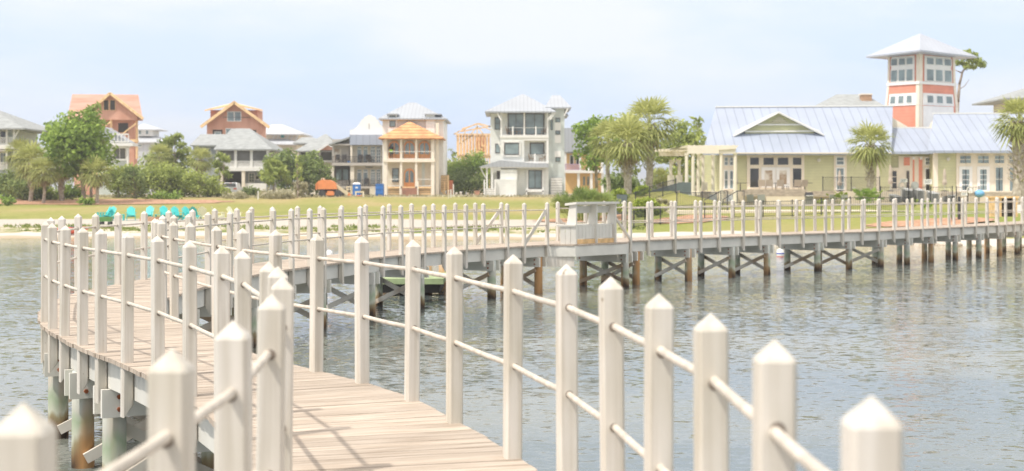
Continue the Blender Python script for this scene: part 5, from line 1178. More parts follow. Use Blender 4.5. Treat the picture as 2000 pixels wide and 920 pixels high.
# left group
tree('oak',163,396,205,150,140,'tall bright green leafy tree at the left, in front of the unfinished gabled house',cx=160,cy=.60,ncl=64,ls=.26,per=52,trunk=.24,lm='oak')
tree('pine',178,396,196,80,142,'pale green pine crown rising above the tall leafy tree at the left',cx=180,ncl=22,ls=.26,per=70,trunk=.16,lm='pine')
tree('oak',118,396,238,78,146,'small spreading dark green tree top left of the tall leafy tree',cx=112,cy=.82,ncl=20,ls=.24,per=55,trunk=.14,lm='oak')
palm(61,398,316,48,143,'shaggy palm with a rough trunk, leftmost of the palms on the left shore',v=0)
palm(86,399,335,42,139,'palm with a smooth orange trunk and drooping yellow green crown on the left shore',v=1,boots=False,tr=.15)
palm(120,399,322,46,144,'palm with a short pale trunk directly left of the tall leafy tree',v=2)
palm(192,399,338,42,138,'dark palm with a leaning pale trunk right of the tall leafy tree',v=0,boots=False,tr=.16,lean=-.3)
palm(40,396,300,40,150,'palm crown standing highest behind the shaggy palm on the left shore',v=2)
palm(312,392,305,34,168,'small dark palm among the bushes left of the grey hip roofed house',v=1)
palm(392,390,312,34,166,'low palmetto palm just left of the blue grey wall',v=2)
for a in ((18,394,330,80,150,'dark leafy shrub at the left edge below the grey house','dark'),(48,398,352,70,146,'dark green shrub behind the shaggy palm trunk','dark'),
          (10,399,384,30,134,'small low dark shrub on the mulch at the left edge','oak'),(100,397,368,46,147,'yellow flecked shrub between the palm trunks on the left','lime'),
          (138,397,366,44,148,'bright shrub behind the foot of the tall leafy tree','oak'),(232,394,326,64,156,'olive bush right of the tall leafy tree below the white porch','olive'),
          (268,394,334,72,160,'rounded olive bush in front of the pale lantern house','olive'),(262,396,330,46,150,'dark leaning bush with bare stems behind the mulch bed','dark'),(312,394,330,84,158,'wide pale green bush in the middle of the left shrub belt','olive'),
          (352,394,336,78,160,'pale green bush with twisted stems left of the grey hip house','olive'),(388,394,344,60,158,'grey green bush at the right end of the left shrub belt','olive'),
          (420,386,366,44,160,'low yellow green shrub left of the white car','olive'),(440,386,372,22,158,'round olive shrub in front of the white car','olive'),
          (492,380,371,34,162,'clipped dark green shrub right of the carport post','dark'),(585,382,358,30,158,'dry pale brown brush bush right of the dark oaks','dry'),
          (625,378,318,48,166,'dark bush directly behind the orange boom lift','dark'),(640,380,345,36,168,'low dark bush left of the boom lift','dark'),
          (888,374,308,64,186,'olive bush left of centre between the two white houses','olive'),(922,375,298,80,184,'large green bush in the middle gap between the two white houses','oak'),(945,374,322,40,182,'bright bush against the entry steps of the tall pale house','lime'),
          (905,375,332,70,180,'low dark hedge like bush in the gap between the two white houses','dark'),(320,397,388,60,150,'low creeping green shrub at the foot of the left shrub belt','oak'),(172,396,386,30,136,'small bright shrub at the trunk of the tall leafy tree','oak'),(455,392,384,50,152,'dry brush patch in front of the carport','dry'),(540,392,384,70,152,'wide low dry brush patch below the dark oaks','dry')):
    small = a[2] > 375
    tree('shrub',a[0],a[1],a[2]-((13 if 225 < a[0] < 400 else 6) if not small else 1),a[3]*1.35,a[4],a[5],'shrub',a[6],ncl=30 if not small else 14,ls=.17,per=85,trunk=(.09 if not small else 0),flat=.85)
tree('pine',340,392,258,78,170,'tallest pine of the left shrub belt, right of the small dark palm',ncl=20,ls=.26,per=80,trunk=.13,lm='pine')
tree('oak',330,392,270,104,172,'dark leafy tree behind the tallest pine of the left belt',ncl=26,ls=.26,per=50,trunk=.14,lm='dark')
tree('pine',436,384,298,64,162,'small flat topped pine in front of the grey house carport',ncl=18,ls=.22,per=90,trunk=.11,lm='pine')
tree('pine',534,386,312,74,158,'bushy young pine right of the grey hip roofed house',ncl=30,ls=.22,per=90,trunk=.12,lm='pine')
tree('oak',560,384,284,108,166,'dark rounded oak behind the bushy young pine',cy=.55,ncl=34,ls=.26,per=55,trunk=.16,lm='dark')
tree('oak',604,384,296,90,168,'dark oak between the young pine and the boom lift',cy=.5,ncl=28,ls=.26,per=55,trunk=.15,lm='dark')
tree('pine',581,386,298,34,156,'thin half bare pine with a pale trunk beside the dry brush bush',ncl=10,ls=.22,per=60,trunk=.10,lm='olive')
tree('pine',884,374,284,36,190,'thin sparse pine between the stucco house and the timber frame',ncl=9,ls=.28,per=50,trunk=.09,lm='pine')
tree('pine',936,374,290,40,184,'sparse pine top beside the timber frame house',ncl=10,ls=.28,per=50,trunk=.1,lm='oak')
# centre palms
palm(1225,374,278,66,112,'large palm with a thick criss-cross trunk, left of the two big central palms',v=0,tr=.30)
palm(1268,364,242,72,118,'tallest central palm with a pale ringed trunk, left of the pergola',v=1,tr=.28)
palm(1188,376,272,52,116,'palm with a thin smooth trunk, leftmost of the central group',v=2,boots=False,tr=.17)
palm(1290,362,345,22,124,'short palm stump with bristling leaf bases beside the pergola',v=0,tr=.28,dead=True)
tree('oak',1165,372,208,100,128,'dark oak behind the leftmost central palm',cy=.62,ncl=40,ls=.22,per=55,trunk=.18,lm='oak')
tree('oak',1225,370,205,90,132,'leafy tree filling the gap between the central palms',cy=.6,ncl=40,ls=.22,per=50,trunk=.18,lm='olive')
tree('oak',1325,366,228,110,140,'light green tree behind the pergola',cy=.60,ncl=40,ls=.24,per=55,trunk=.18,lm='pine')
tree('pine',1360,366,222,50,146,'spiky topped pine just left of the clubhouse roof',ncl=22,ls=.26,per=70,trunk=.14,lm='pine')
tree('oak',1392,368,300,60,136,'dark green tree seen through the pergola columns',cy=.5,ncl=24,ls=.22,per=60,trunk=.12,lm='dark')
tree('shrub',1300,372,318,70,132,'olive undergrowth behind the left end of the pergola','shrub','olive',ncl=22,ls=.2,per=60,trunk=.08)
tree('shrub',1210,376,340,90,122,'dark undergrowth between the central palm trunks','shrub','dark',ncl=26,ls=.2,per=60,trunk=.08)
for x0,x1,y0,y1,Y_,lb in ((1192,1232,384,368,106,'clipped bright hedge left of the thick palm trunk'),(1232,1272,380,362,108,'clipped bright hedge right of the thick palm trunk'),(1228,1300,398,384,97,'long rounded hedge behind the lawn fence')):
    tree('hedge',(x0+x1)/2,y0,y1,(x1-x0),Y_,lb,'hedge','lime',ncl=40,ls=.10,per=330,trunk=0)
palm(1700,362,282,58,116,'palm with a shaggy trunk in front of the clubhouse wall, middle right',zb=1.9,v=2,tr=.24)
palm(1990,396,235,62,96,'tall palm at the right edge of the picture, in front of the right wing',zb=1.3,v=1,tr=.40)
Y = 150; root = empty('pine_tree', W(1862,374,Y), 'lone bare-trunked pine with a wind-swept top behind the lookout tower', 'tree')
mb = MB(); tp = [(1862,374),(1866,300),(1868,240),(1871,200),(1874,165),(1880,140),(1893,124)]
for k in range(6): mb.tube(W(*tp[k],Y), W(*tp[k+1],Y), .26-.03*k, .23-.03*k, n=7)
mb.tube(W(1871,176,Y), W(1884,168,Y), .05, .04, n=5); mb.tube(W(1884,168,Y), W(1893,155,Y), .04, .02, n=5); mb.tube(W(1878,142,Y), W(1866,137,Y), .08, .04, n=5); mb.build('trunk', M['bark'], root, smooth=True)
rg = random.Random(4); cl = []
for x,y,r in ((1872,112,.5),(1880,106,.6),(1890,112,.6),(1900,118,.7),(1910,124,.65),(1917,128,.45),(1893,124,.55),(1878,121,.5),(1904,130,.45),(1884,132,.35),(1869,122,.35),(1890,101,.3),(1898,108,.45)):
    p = W(x,y,Y); cl.append(((p.x,p.y+rg.uniform(-1,1),p.z), r, .62))
leafobj('crown', *leaves(cl, 190, .2, rg, 1.5), LM['pine'], root)
# palmetto clump and other fan or broad leaved plants
def palmetto(x, yb, yt, wpx, Y, label, n=60, lm='fan', L_=.55, name='palmetto'):
    s_ = F/Y; X = (x-1000)/s_; z0 = gz(X,Y); rg = random.Random(int(x)); vs = []; fs = []; tn = []; Hh = (CZ-(yt-HZ)/s_)-z0; Wd = wpx/s_
    for k in range(n):
        a = rg.uniform(0,6.28); rr = rg.random()**.6*Wd*.36; o = Vector((X+rr*math.cos(a), Y+rr*.7*math.sin(a), z0+.05)); d = Vector((math.cos(a)*rr/Wd*2.2+rg.uniform(-.3,.3), math.sin(a)*rr/Wd*2+rg.uniform(-.3,.3), 1.0))
        fan(o, d, L_*rg.uniform(.8,1.2), max(.1,(Hh-L_*.8)*rg.uniform(.45,1)*(1-.5*rr/Wd)), rg, vs, fs, tn, rg.uniform(.2,.85), wd=.045)
    return tag(leafobj(name, vs, fs, tn, LM[lm], None, (X,Y,z0)), label, 'plant')
palmetto(1144,412,357,104,97,'large spiky saw palmetto clump on mulch behind the boardwalk bench',150,L_=.75)
tree('shrub',1206,412,384,34,99,'dark twiggy foot of bush right of the palmetto clump','shrub','olive',ncl=12,ls=.12,per=150,trunk=0)
palmetto(1692,392,360,44,108,'bright broad leaved tropical plant by the pool, under the middle palm',26,'oak',.5,'tropical_plant')
palmetto(1641,384,362,18,110,'small yellow green potted plant left of the tropical plant',12,'lime',.3,'tropical_plant')
tree('shrub',1602,396,384,20,110,'small round lime green shrub right of the dark grill','shrub','lime',ncl=8,ls=.09,per=300,trunk=0)
tree('shrub',1785,398,384,20,104,'small green plant behind the pool under the entry bay','plant','lime',ncl=8,ls=.1,per=200,trunk=0)
tree('shrub',1812,402,384,24,100,'leafy green plant at the pool end right of the stacked loungers','plant','oak',ncl=8,ls=.12,per=200,trunk=0)
tree('shrub',1296,398,378,30,96,'pale ornamental grass clump right of the rounded hedge','grass clump','dry',ncl=8,ls=.18,per=160,trunk=0)
# scrub tufts on the shore strip
rg = random.Random(3); vs = []; fs = []; tn = []
for _ in range(2600):
    X = rg.uniform(-36,8); t = rg.uniform(6.8,14.5); Yy = shore(X)+t
    if mnoise.noise(Vector((X*.25,t*.35,2.0))) < .05: continue
    for q in range(3):
        p = Vector((X+rg.uniform(-.15,.15),Yy+rg.uniform(-.15,.15),gz(X,Yy)-.02)); h_ = rg.uniform(.08,.22); a = rg.uniform(0,6.28); b = Vector((math.cos(a),math.sin(a),0))*.05; l = Vector((rg.uniform(-.1,.1),rg.uniform(-.1,.1),h_)); i = len(vs)
        vs += [p-b,p+b,p+l+b*.3,p+l-b*.3]; fs.append((i,i+1,i+2,i+3)); tn.append(rg.random())
tag(leafobj('shore_grass', vs, fs, tn, LM['grass'], None, (0,0,0)), kind='stuff')
vs = []; fs = []; tn = []
for _ in range(9000):
    X = rg.uniform(-58,8); Yy = rg.uniform(158,172)+rg.uniform(-3,3)
    if mnoise.noise(Vector((X*.12,Yy*.2,5.0))) < -.05: continue
    p = Vector((X,Yy,gz(X,Yy)-.02)); h_ = rg.uniform(.08,.28); a = rg.uniform(0,6.28); b = Vector((math.cos(a),math.sin(a),0))*.12; l = Vector((rg.uniform(-.2,.2),rg.uniform(-.2,.2),h_)); i = len(vs)
    vs += [p-b,p+b,p+l+b*.3,p+l-b*.3]; fs.append((i,i+1,i+2,i+3)); tn.append(rg.random())
tag(leafobj('rough_grass', vs, fs, tn, LM['dry'], None, (0,0,0)), kind='stuff')
# far low woodland closing the gaps on the horizon
vs, fs, tn = leaves([((rg.uniform(-260,330), rg.uniform(300,330), 1.6+rg.uniform(.3,2.6)), rg.uniform(2.2,4), .7) for _ in range(210)], 11, .75, rg)
tag(leafobj('far_woodland', vs, fs, tn, LM['dark'], None, (0,0,0)), kind='stuff')
# ------------------------------------------------------------------ objects
M['turq'] = mat('turquoise_plastic', (.05,.58,.56), .45); M['turqd'] = mat('deep_turquoise_plastic', (.03,.44,.42), .45); M['creamp'] = mat('pale_cream_plastic', (.74,.74,.52), .5)
def adirondack(m, label, group):
    r = empty('adirondack_chair', (0,0,0), label, 'chair', group)
    mb = MB()
    for k in range(5):
        x = -.26+k*.105; tp = 1.0-.05*abs(k-2)**1.5; mb.prism([(x,.18,.33),(x+.095,.18,.33),(x+.105+.008*(k-2),.52,tp),(x-.005+.008*(k-2),.52,tp)],(0,.02,.0))
    mb.build('backrest', m, r)
    mb = MB()
    for k in range(5): mb.hexa([(-.27,-.30+k*.105,.36-k*.025),(.27,-.30+k*.105,.36-k*.025),(.27,-.205+k*.105,.335-k*.025),(-.27,-.205+k*.105,.335-k*.025)],[(-.27,-.30+k*.105,.38-k*.025),(.27,-.30+k*.105,.38-k*.025),(.27,-.205+k*.105,.355-k*.025),(-.27,-.205+k*.105,.355-k*.025)])
    mb.build('seat', m, r)
    for s_ in (-1,1):
        MB().prism([(s_*.33-.06,-.38,.56),(s_*.33+.06,-.38,.56),(s_*.33+.05,.40,.53),(s_*.33-.05,.40,.53)],(0,0,.025)).build('armrest', m, r)
        MB().box(s_*.30-.015,s_*.30+.015,-.32,-.20,0,.555).build('leg', m, r)
        MB().prism([(s_*.275-.015,-.34,.36),(s_*.275-.015,-.34,.24),(s_*.275-.015,.62,0.0),(s_*.275-.015,.70,0.0),(s_*.275-.015,.22,.26)],(.03,0,0)).build('leg', m, r)
    return r
pr = {}
ch = [(201,403,-55,'turq','first turquoise lawn chair from the left, seen side on'),(213,403,-20,'turq','second turquoise lawn chair from the left, beside the wagon'),(256,403,15,'turq','turquoise lawn chair standing apart, third from the left'),
      (290,403,0,'turq','turquoise lawn chair fourth from the left, facing the water'),(322,403,25,'turq','turquoise lawn chair fifth from the left'),(346,403,35,'turq','turquoise lawn chair sixth from the left, beside the deep teal ones'),
      (369,403,45,'turq','turquoise lawn chair seventh from the left, turned sideways'),(382,404,170,'turqd','deep teal lawn chair turned with its back to the water'),(398,406,180,'creamp','large cream lawn chair just right of the teal chairs, back to the water'),
      (428,407,115,'creamp','middle cream lawn chair turned sideways'),(458,407,60,'creamp','rightmost cream lawn chair, mostly behind a railing post')]
for x, y, rz, mk, lb in ch:
    if mk not in pr: pr[mk] = adirondack(M[mk], lb, None); o = pr[mk]
    else: o = copy_tree(pr[mk])
    Y = 100+ (1.5 if x in (290,322) else 0); s_ = F/Y; X = (x-1000)/s_; o.location = (X,Y,gz(X,Y)+.0); o.rotation_euler = (0,0,R_(rz)); o['label'] = lb; o['group'] = 'lawn chairs round the fire pit'
X = (300-1000)*99/F; solo(MB().lathe((X,99.2,gz(X,99)),[(1.0,0),(1.0,.28),(.75,.28),(.7,.05)],20),'fire_pit',M['brick'],(X,99.2,gz(X,99)),'low round brick fire pit among the turquoise chairs','fire pit')
for x,lb in ((236,'small turquoise side table between the second and third lawn chairs'),(310,'small turquoise side table between the fourth and fifth lawn chairs')):
    X = (x-1000)*100/F; z = gz(X,100); t = empty('side_table',(X,100,z),lb,'table','side tables between lawn chairs'); MB().box(X-.25,X+.25,99.8,100.2,z+.40,z+.43).build('tabletop',M['turq'],t)
    for s_ in (-1,1): MB().box(X+s_*.2-.03,X+s_*.2+.03,99.85,100.15,z,z+.40).build('leg',M['turq'],t)
# green garden wagon
Y = 93; X = (207-1000)*Y/F; z = gz(X,Y); t = empty('wagon',(X,Y,z),'green garden wagon with small dark wheels on the shore path','wagon')
MB().hexa([(X-.34,Y-.25,z+.2),(X+.34,Y-.25,z+.2),(X+.34,Y+.25,z+.2),(X-.34,Y+.25,z+.2)],[(X-.40,Y-.3,z+.5),(X+.40,Y-.3,z+.5),(X+.40,Y+.3,z+.5),(X-.40,Y+.3,z+.5)]).build('tub', mat('green_plastic',(.10,.26,.06),.5), t)
for sx_ in (-.27,.27):
    for sy_ in (-.27,.27): MB().tube((X+sx_,Y+sy_-.03,z+.1),(X+sx_,Y+sy_+.03,z+.1),.10,n=12).build('wheel', M['black'], t)
MB().tube((X+.4,Y,z+.25),(X+.75,Y,z+.6),.015,n=6).build('handle', M['black'], t)
# kayak on the beach
Y = 80; X = (141-1000)*Y/F; z = gz(X,Y); t = empty('kayak',(X,Y,z),'red orange kayak lying on the beach behind the left railing','kayak'); M['red'] = mat('orange_red_plastic',(.72,.13,.07),.4)
vs = []; fs = []; n = 12; ms = 9
for j in range(ms):
    f = j/(ms-1); y = -1.5+3*f; r = .33*math.sin(math.pi*min(.98,max(.02,f)))**.6; zz = .14*abs(2*f-1)**2
    for i in range(n): a = 2*math.pi*i/n; vs.append((X+y*.35+r*math.cos(a)*.95, Y+y+r*math.cos(a)*-.3, z+.24+zz+r*.62*math.sin(a)))
for j in range(ms-1): fs += [(j*n+i, j*n+(i+1)%n, (j+1)*n+(i+1)%n, (j+1)*n+i) for i in range(n)]
fs += [tuple(range(n-1,-1,-1)), tuple((ms-1)*n+i for i in range(n))]
MB().add(vs,fs).build('hull', M['red'], t, smooth=True); MB().ball((X,Y,z+.43),.16,.34,.05).build('cockpit', M['black'], t)
# buoys
def buoy(x, y, lb, stripe):
    s_ = (y-HZ)/CZ; X = (x-1000)/s_; Y = F/s_; t = empty('buoy',(X,Y,0),lb,'buoy','white mooring buoys'); MB().lathe((X,Y,0),[(.02,-.25),(.10,-.15),(.14,.0),(.155,.12),(.135,.24),(.07,.31),(.02,.33)],14).build('float', M['wht2'], t, smooth=True)
    if stripe: MB().lathe((X,Y,0),[(.157,.10),(.16,.12),(.157,.145)],14).build('stripe', mat('blue_band',(.05,.10,.45),.4), t); MB().lathe((X,Y,0),[(.143,-.02),(.146,0),(.149,.02)],14).build('stripe', M['red'], t)
buoy(1524,501,'white mooring buoy with a blue stripe in front of the right hand pilings',True); buoy(643,505,'small plain white buoy in the water behind the railing at centre left',False)
# low green floating dock seen below the boardwalk
t = empty('low_dock', W(805,560,36), 'low green stained timber dock behind the pilings under the boardwalk', 'dock'); M['greenwood'] = mat('green_treated_wood',(.34,.42,.22),.8,var=.15,scale=3)
a = W(736,548,35.6); b = W(866,548,35.6)
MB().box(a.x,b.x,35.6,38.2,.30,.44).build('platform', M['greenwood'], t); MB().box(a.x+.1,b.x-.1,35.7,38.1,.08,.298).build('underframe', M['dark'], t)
for x in (746,790,835,866):
    q = W(x,0,38.4); MB().tube((q.x,38.4,-1),(q.x,38.4,.75),.13,n=10).build('piling', M['pile'], t, smooth=True)
# white car
Y = 166; X = (455-1000)*Y/F; z = gz(X,Y); t = empty('parked_car',(X,Y,z),'white hatchback parked in the open carport of the grey house, seen from behind','car')
prof = [(-2.1,.35),(-2.1,.85),(-1.9,1.05),(-.9,1.12),(-.3,1.55),(1.4,1.60),(1.95,1.15),(2.05,.95),(2.08,.4)]
mb = MB(); n = len(prof); sec = []
for sx_,k in ((-.88,1),(-.80,1.0),(.80,1.0),(.88,1)):
    sec.append([(X+sx_*(1 if zz < 1.1 else .86), Y-yy, z+zz*(1 if abs(sx_) < .85 else (.97 if zz > .5 else 1.05))) for yy,zz in prof])
vs = [v for s_ in sec for v in s_]; fs = [(j*n+i,(j+1)*n+i,(j+1)*n+(i+1)%n,j*n+(i+1)%n) for j in range(3) for i in range(n)]+[tuple(range(n)),tuple(3*n+i for i in range(n-1,-1,-1))]
M['carw'] = mat('white_car_paint',(.80,.80,.80),.25,spec=.6); mb.add(vs,fs).build('body', M['carw'], t)
MB().prism([(X-.62,Y-1.50,z+1.52),(X+.62,Y-1.50,z+1.52),(X+.72,Y-1.98,z+1.12),(X-.72,Y-1.98,z+1.12)],(0,-.03,.02)).build('rear_window', M['darkglass'], t)
for s_ in (-1,1):
    MB().box(X+s_*.66-.16,X+s_*.66+.16,Y-2.13,Y-2.06,z+.82,z+.98).build('tail_light', M['red'], t)
    for yy in (-1.35,1.3): w_ = MB().tube((X+s_*.88,Y+yy,z+.33),(X+s_*.66,Y+yy,z+.33),.33,n=16).build('wheel', M['black'], t)
MB().box(X-.84,X+.84,Y-2.17,Y-2.05,z+.36,z+.58).build('bumper', M['carw'], t); MB().box(X-.25,X+.25,Y-2.19,Y-2.16,z+.6,z+.72).build('number_plate', M['wht2'], t)
MB().box(X-.12,X+.12,Y-1.60,Y-1.5,z+1.5,z+1.56).build('brake_light', M['red'], t)
# boom lift
Y = 160; s_ = F/Y; M['lift'] = mat('orange_machine_paint',(.80,.28,.10),.45,var=.06); M['liftc'] = mat('cream_machine_paint',(.72,.62,.42),.5)
t = empty('boom_lift', W(645,384,Y), 'orange boom lift with black tyres and a folded cream boom, parked by the bushes', 'boom lift'); gy = gz(W(645,384,Y).x,Y); dz_ = gy-W(0,382,Y).z
def L2(x,y,dy=0): p = W(x,y,Y); return Vector((p.x,Y+dy,p.z+dz_))
def pl2(nm,pts,dy,dep,m): return MB().prism([L2(x,y,dy) for x,y in pts],(0,dep,0)).build(nm,m,t)
pl2('turntable_hood',[(620,367),(620,355),(624,351),(632,348.5),(644,349),(652,352),(658,359),(660,367)],-.9,1.8,M['lift'])
pl2('counterweight',[(618.5,368),(618.5,357),(621,354),(621,368)],-1.0,2.0,M['lift']); pl2('turntable',[(626,371),(626,367),(656,367),(656,371)],-.5,1.0,M['black'])
pl2('chassis',[(633,379),(633,375),(641,374),(641,370.5),(653,370.5),(654,374),(660,375),(660,379)],-1.0,2.0,M['lift'])
for x in (631.5,662.5):
    for dy in (-1.15,.75): p = L2(x,376.5,dy); MB().tube(p,p+Vector((0,.4,0)),.42,n=18).build('wheel', M['black'], t)
MB().bar(L2(657,360,-.2),L2(680,377,-.2),.34,.42,up=(0,1,0)).build('boom', M['liftc'], t); MB().bar(L2(679,375,-.2),L2(686,381,-.2),.3,.35,up=(0,1,0)).build('jib', M['lift'], t)
pl2('control_panel',[(628,350),(627.5,345.5),(634,345),(634.5,349)],-.4,.5,M['liftc']); pl2('control_window',[(629.3,349),(629.3,346.5),(631.5,346.5),(631.5,349)],-.42,.02,M['black'])
mb = MB()
for a_,b_ in (((676,362),(684,362)),((684,362),(684,374)),((676,362),(676,374)),((676,368),(684,368)),((676,374),(686,374))): mb.tube(L2(*a_,.6),L2(*b_,.6),.05,n=6); mb.tube(L2(*a_,1.3),L2(*b_,1.3),.05,n=6)
mb.build('basket', M['liftc'], t)
# portable toilet
M['blue'] = mat('blue_plastic',(.03,.17,.50),.5,var=.08); Y = 163; p = W(696,380,Y); z = gz(p.x,Y); t = empty('portable_toilet',(p.x,Y,z),'blue portable toilet with a pale roof in front of the taupe balcony house','portable toilet')
X = p.x; MB().box(X-.42,X+.42,Y,Y+.9,z+.05,z+1.42).build('cabin', M['blue'], t); MB().box(X-.33,X+.33,Y-.03,Y-.002,z+.12,z+1.38).build('door', M['blue'], t)
MB().hexa([(X-.46,Y-.05,z+1.422),(X+.46,Y-.05,z+1.422),(X+.46,Y+.95,z+1.422),(X-.46,Y+.95,z+1.422)],[(X-.3,Y+.1,z+1.62),(X+.3,Y+.1,z+1.62),(X+.3,Y+.8,z+1.62),(X-.3,Y+.8,z+1.62)]).build('roof', M['wht2'], t)
MB().box(X-.10,X+.18,Y-.05,Y-.032,z+.95,z+1.12).build('notice', M['wht2'], t); MB().box(X-.47,X+.47,Y-.05,Y+.95,z-.02,z+.05).build('base', M['black'], t)
Y = 164; p = W(740.5,381,Y); z = gz(p.x,Y); X = p.x; t = empty('dumpster',(X,Y,z),'tall blue steel dumpster beside the stucco house, open at the top','dumpster')
MB().box(X-.42,X+.46,Y,Y+1.4,z+.08,z+1.45).build('bin', M['blue'], t)
for zz in (.3,.85,1.35): MB().box(X-.45,X+.49,Y-.05,Y-.002,z+zz,z+zz+.07).build('rib', M['blue'], t)
for sx_ in (-.3,.3): MB().tube((X+sx_,Y+.1,z+.06),(X+sx_,Y+.2,z+.06),.07,n=8).build('wheel', M['black'], t)
Y = 158; p = W(702,384,Y); z = gz(p.x,Y); X = p.x; t = empty('barricade',(X,Y,z),'cream and orange site barricade frame in front of the portable toilet','barricade')
MB().box(X-.50,X+.50,Y,Y+.15,z+.50,z+.66).build('top_board', M['liftc'], t); MB().box(X-.46,X+.46,Y,Y+.15,z+.12,z+.22).build('lower_board', M['lift'], t)
for sx_ in (-.48,.36): MB().box(X+sx_,X+sx_+.14,Y-.05,Y+.2,z,z+.5).build('leg', M['cream'], t)
# stakes and small posts
for x,y0,y1,Yp,w_,lb,mk in ((504,378,394,150,.10,'white marker post on the lawn edge below the grey hip house','white'),(518,381,392,153,.10,'short weathered stake right of the white marker post','beige'),
      (876,376,392,152,.10,'thin leaning stake in front of the raw timber stair','beige'),(880.5,371,386,156,.14,'wide weathered bollard beside the raw timber stair','rim'),(885.5,360,384,160,.12,'tall grey post at the red boarded gate','rim'),
      (910.5,370,378,170,.07,'tiny white utility stake in the gap between the white houses','wht2')):
    p = W(x,y1,Yp); z = gz(p.x,Yp); hh_ = (y1-y0)*Yp/F; solo(MB().hexa([(p.x-w_/2,Yp,z-.1),(p.x+w_/2,Yp,z-.1),(p.x+w_/2,Yp+w_,z-.1),(p.x-w_/2,Yp+w_,z-.1)],[(p.x-w_/2,Yp,z+hh_),(p.x+w_/2,Yp,z+hh_),(p.x+w_/2,Yp+w_,z+hh_+.03),(p.x-w_/2,Yp+w_,z+hh_+.03)]),'stake',M[mk],(p.x,Yp,z),lb,'post')
p = W(531,391,152); z = gz(p.x,152); t = empty('hydrant',(p.x,152,z),'small white and blue capped standpipe on the lawn edge','standpipe'); MB().lathe((p.x,152,z),[(.10,0),(.10,.2),(.13,.22),(.13,.27)],10).build('pipe',M['rim'],t); MB().lathe((p.x,152,z),[(.17,.272),(.18,.36),(.10,.40)],10).build('cap',M['wht2'],t)
p = W(932,378,168); z = gz(p.x,168); t = empty('planter_box',(p.x,168,z),'terracotta coloured lidded box left of the entry steps of the pale house','box'); MB().hexa([(p.x-.22,168,z),(p.x+.22,168,z),(p.x+.22,168.5,z),(p.x-.22,168.5,z)],[(p.x-.27,168,z+.58),(p.x+.27,168,z+.58),(p.x+.27,168.5,z+.58),(p.x-.27,168.5,z+.58)]).build('box', mat('terracotta',(.52,.28,.18),.7), t); MB().box(p.x-.33,p.x+.33,167.95,168.55,z+.582,z+.64).build('lid', M['osbroof'], t)
p = W(900,376,170); z = gz(p.x,170); solo(MB().lathe((p.x,170,z),[(.10,0),(.10,.32),(.17,.35),(.13,.5),(.03,.55)],10),'pedestal',M['rim'],(p.x,170,z),'short grey utility pedestal in the grass before the bushes','utility box')
# person on the porch
Yq = 168.6; c = W(764,310.5,Yq); SK = mat('dark_shirt',(.03,.03,.035),.8); 
me = bpy.data.meshes.new('person'); J = [(0,0,.95),(0,0,1.15),(-.03,-.05,1.38),(-.02,-.08,1.50),(-.02,-.10,1.60),(-.02,-.10,1.72),(.19,-.05,1.40),(.26,-.22,1.18),(.24,-.42,1.08),(-.22,-.05,1.38),(-.30,-.22,1.15),(-.26,-.40,1.05),(.10,0,.90),(.11,0,.48),(.11,.02,.06),(.11,-.14,.03),(-.10,0,.90),(-.12,.02,.48),(-.12,.04,.06),(-.12,-.12,.03)]
E = [(0,1),(1,2),(2,3),(3,4),(4,5),(2,6),(6,7),(7,8),(2,9),(9,10),(10,11),(0,12),(12,13),(13,14),(14,15),(0,16),(16,17),(17,18),(18,19)]
RD = [.15,.15,.16,.06,.10,.09,.07,.05,.035,.07,.05,.035,.10,.07,.05,.04,.10,.07,.05,.04]
me.from_pydata(J, E, [])
pe = bpy.data.objects.new('person', me); COL.objects.link(pe); pe.modifiers.new('skin','SKIN')
for k, r in enumerate(RD): me.skin_vertices[0].data[k].radius = (r,r)
me.skin_vertices[0].data[0].use_root = True
ss = pe.modifiers.new('sub','SUBSURF'); ss.levels = 1; ss.render_levels = 1
me.materials.append(SK); pe.location = c; tag(pe,'person in a black shirt and bright vest leaning on the upper porch rail','person')
mb = MB(); mb.lathe((0,0,0),[(.21,.80),(.215,.9),(.20,1.08),(.19,1.12)],14); v_ = mb.build('vest', mat('hi_vis_lime',(.42,.85,.03),.6), None, (0,0,0)); v_.parent = pe; v_.location = (0,0,0)
mb = MB(); mb.ball((-.02,-.10,1.70),.105,.115,.09); v_ = mb.build('hair', M['black'], None, (0,0,0)); v_.parent = pe; v_.location = (0,0,0)
# balcony and patio chairs
def chair(m, label, w_=.5, cat='chair', nm='patio_chair'):
    r = empty(nm,(0,0,0),label,cat); MB().box(-w_/2,w_/2,-.25,.25,.42,.46).build('seat',m,r)
    MB().prism([(-w_/2,.23,.46),(w_/2,.23,.46),(w_/2,.36,1.0),(-w_/2,.36,1.0)],(0,.03,0)).build('backrest',m,r)
    for a in (-1,1):
        for b in (-1,1): MB().box(a*(w_/2-.03)-.02,a*(w_/2-.03)+.02,b*.22-.02,b*.22+.02,0,.42).build('leg',m,r)
        MB().box(a*w_/2-.025,a*w_/2+.025,-.22,.24,.62,.65).build('armrest',m,r)
    return r
M['teak'] = mat('teak_wood',(.36,.24,.14),.7,var=.15,scale=6); M['sling'] = mat('tan_sling_fabric',(.50,.42,.34),.8,var=.06); M['grey'] = mat('grey_sling',(.42,.43,.42),.7)
P1 = chair(M['teak'],'x'); P2 = chair(M['sling'],'x',.6); P3 = chair(M['bronze'],'x'); P4 = chair(M['grey'],'x',.6); used = set()
def put(P, x, y, Y, rz, label, group, sc=1):
    o = P if P.name not in used else copy_tree(P); used.add(P.name); o.location = W(x,y,Y); o.rotation_euler = (0,0,R_(rz)); o.scale = (sc,)*3; o['label'] = label; o['group'] = group; return o
g = 'wooden chairs on the balconies of the tall pale house'
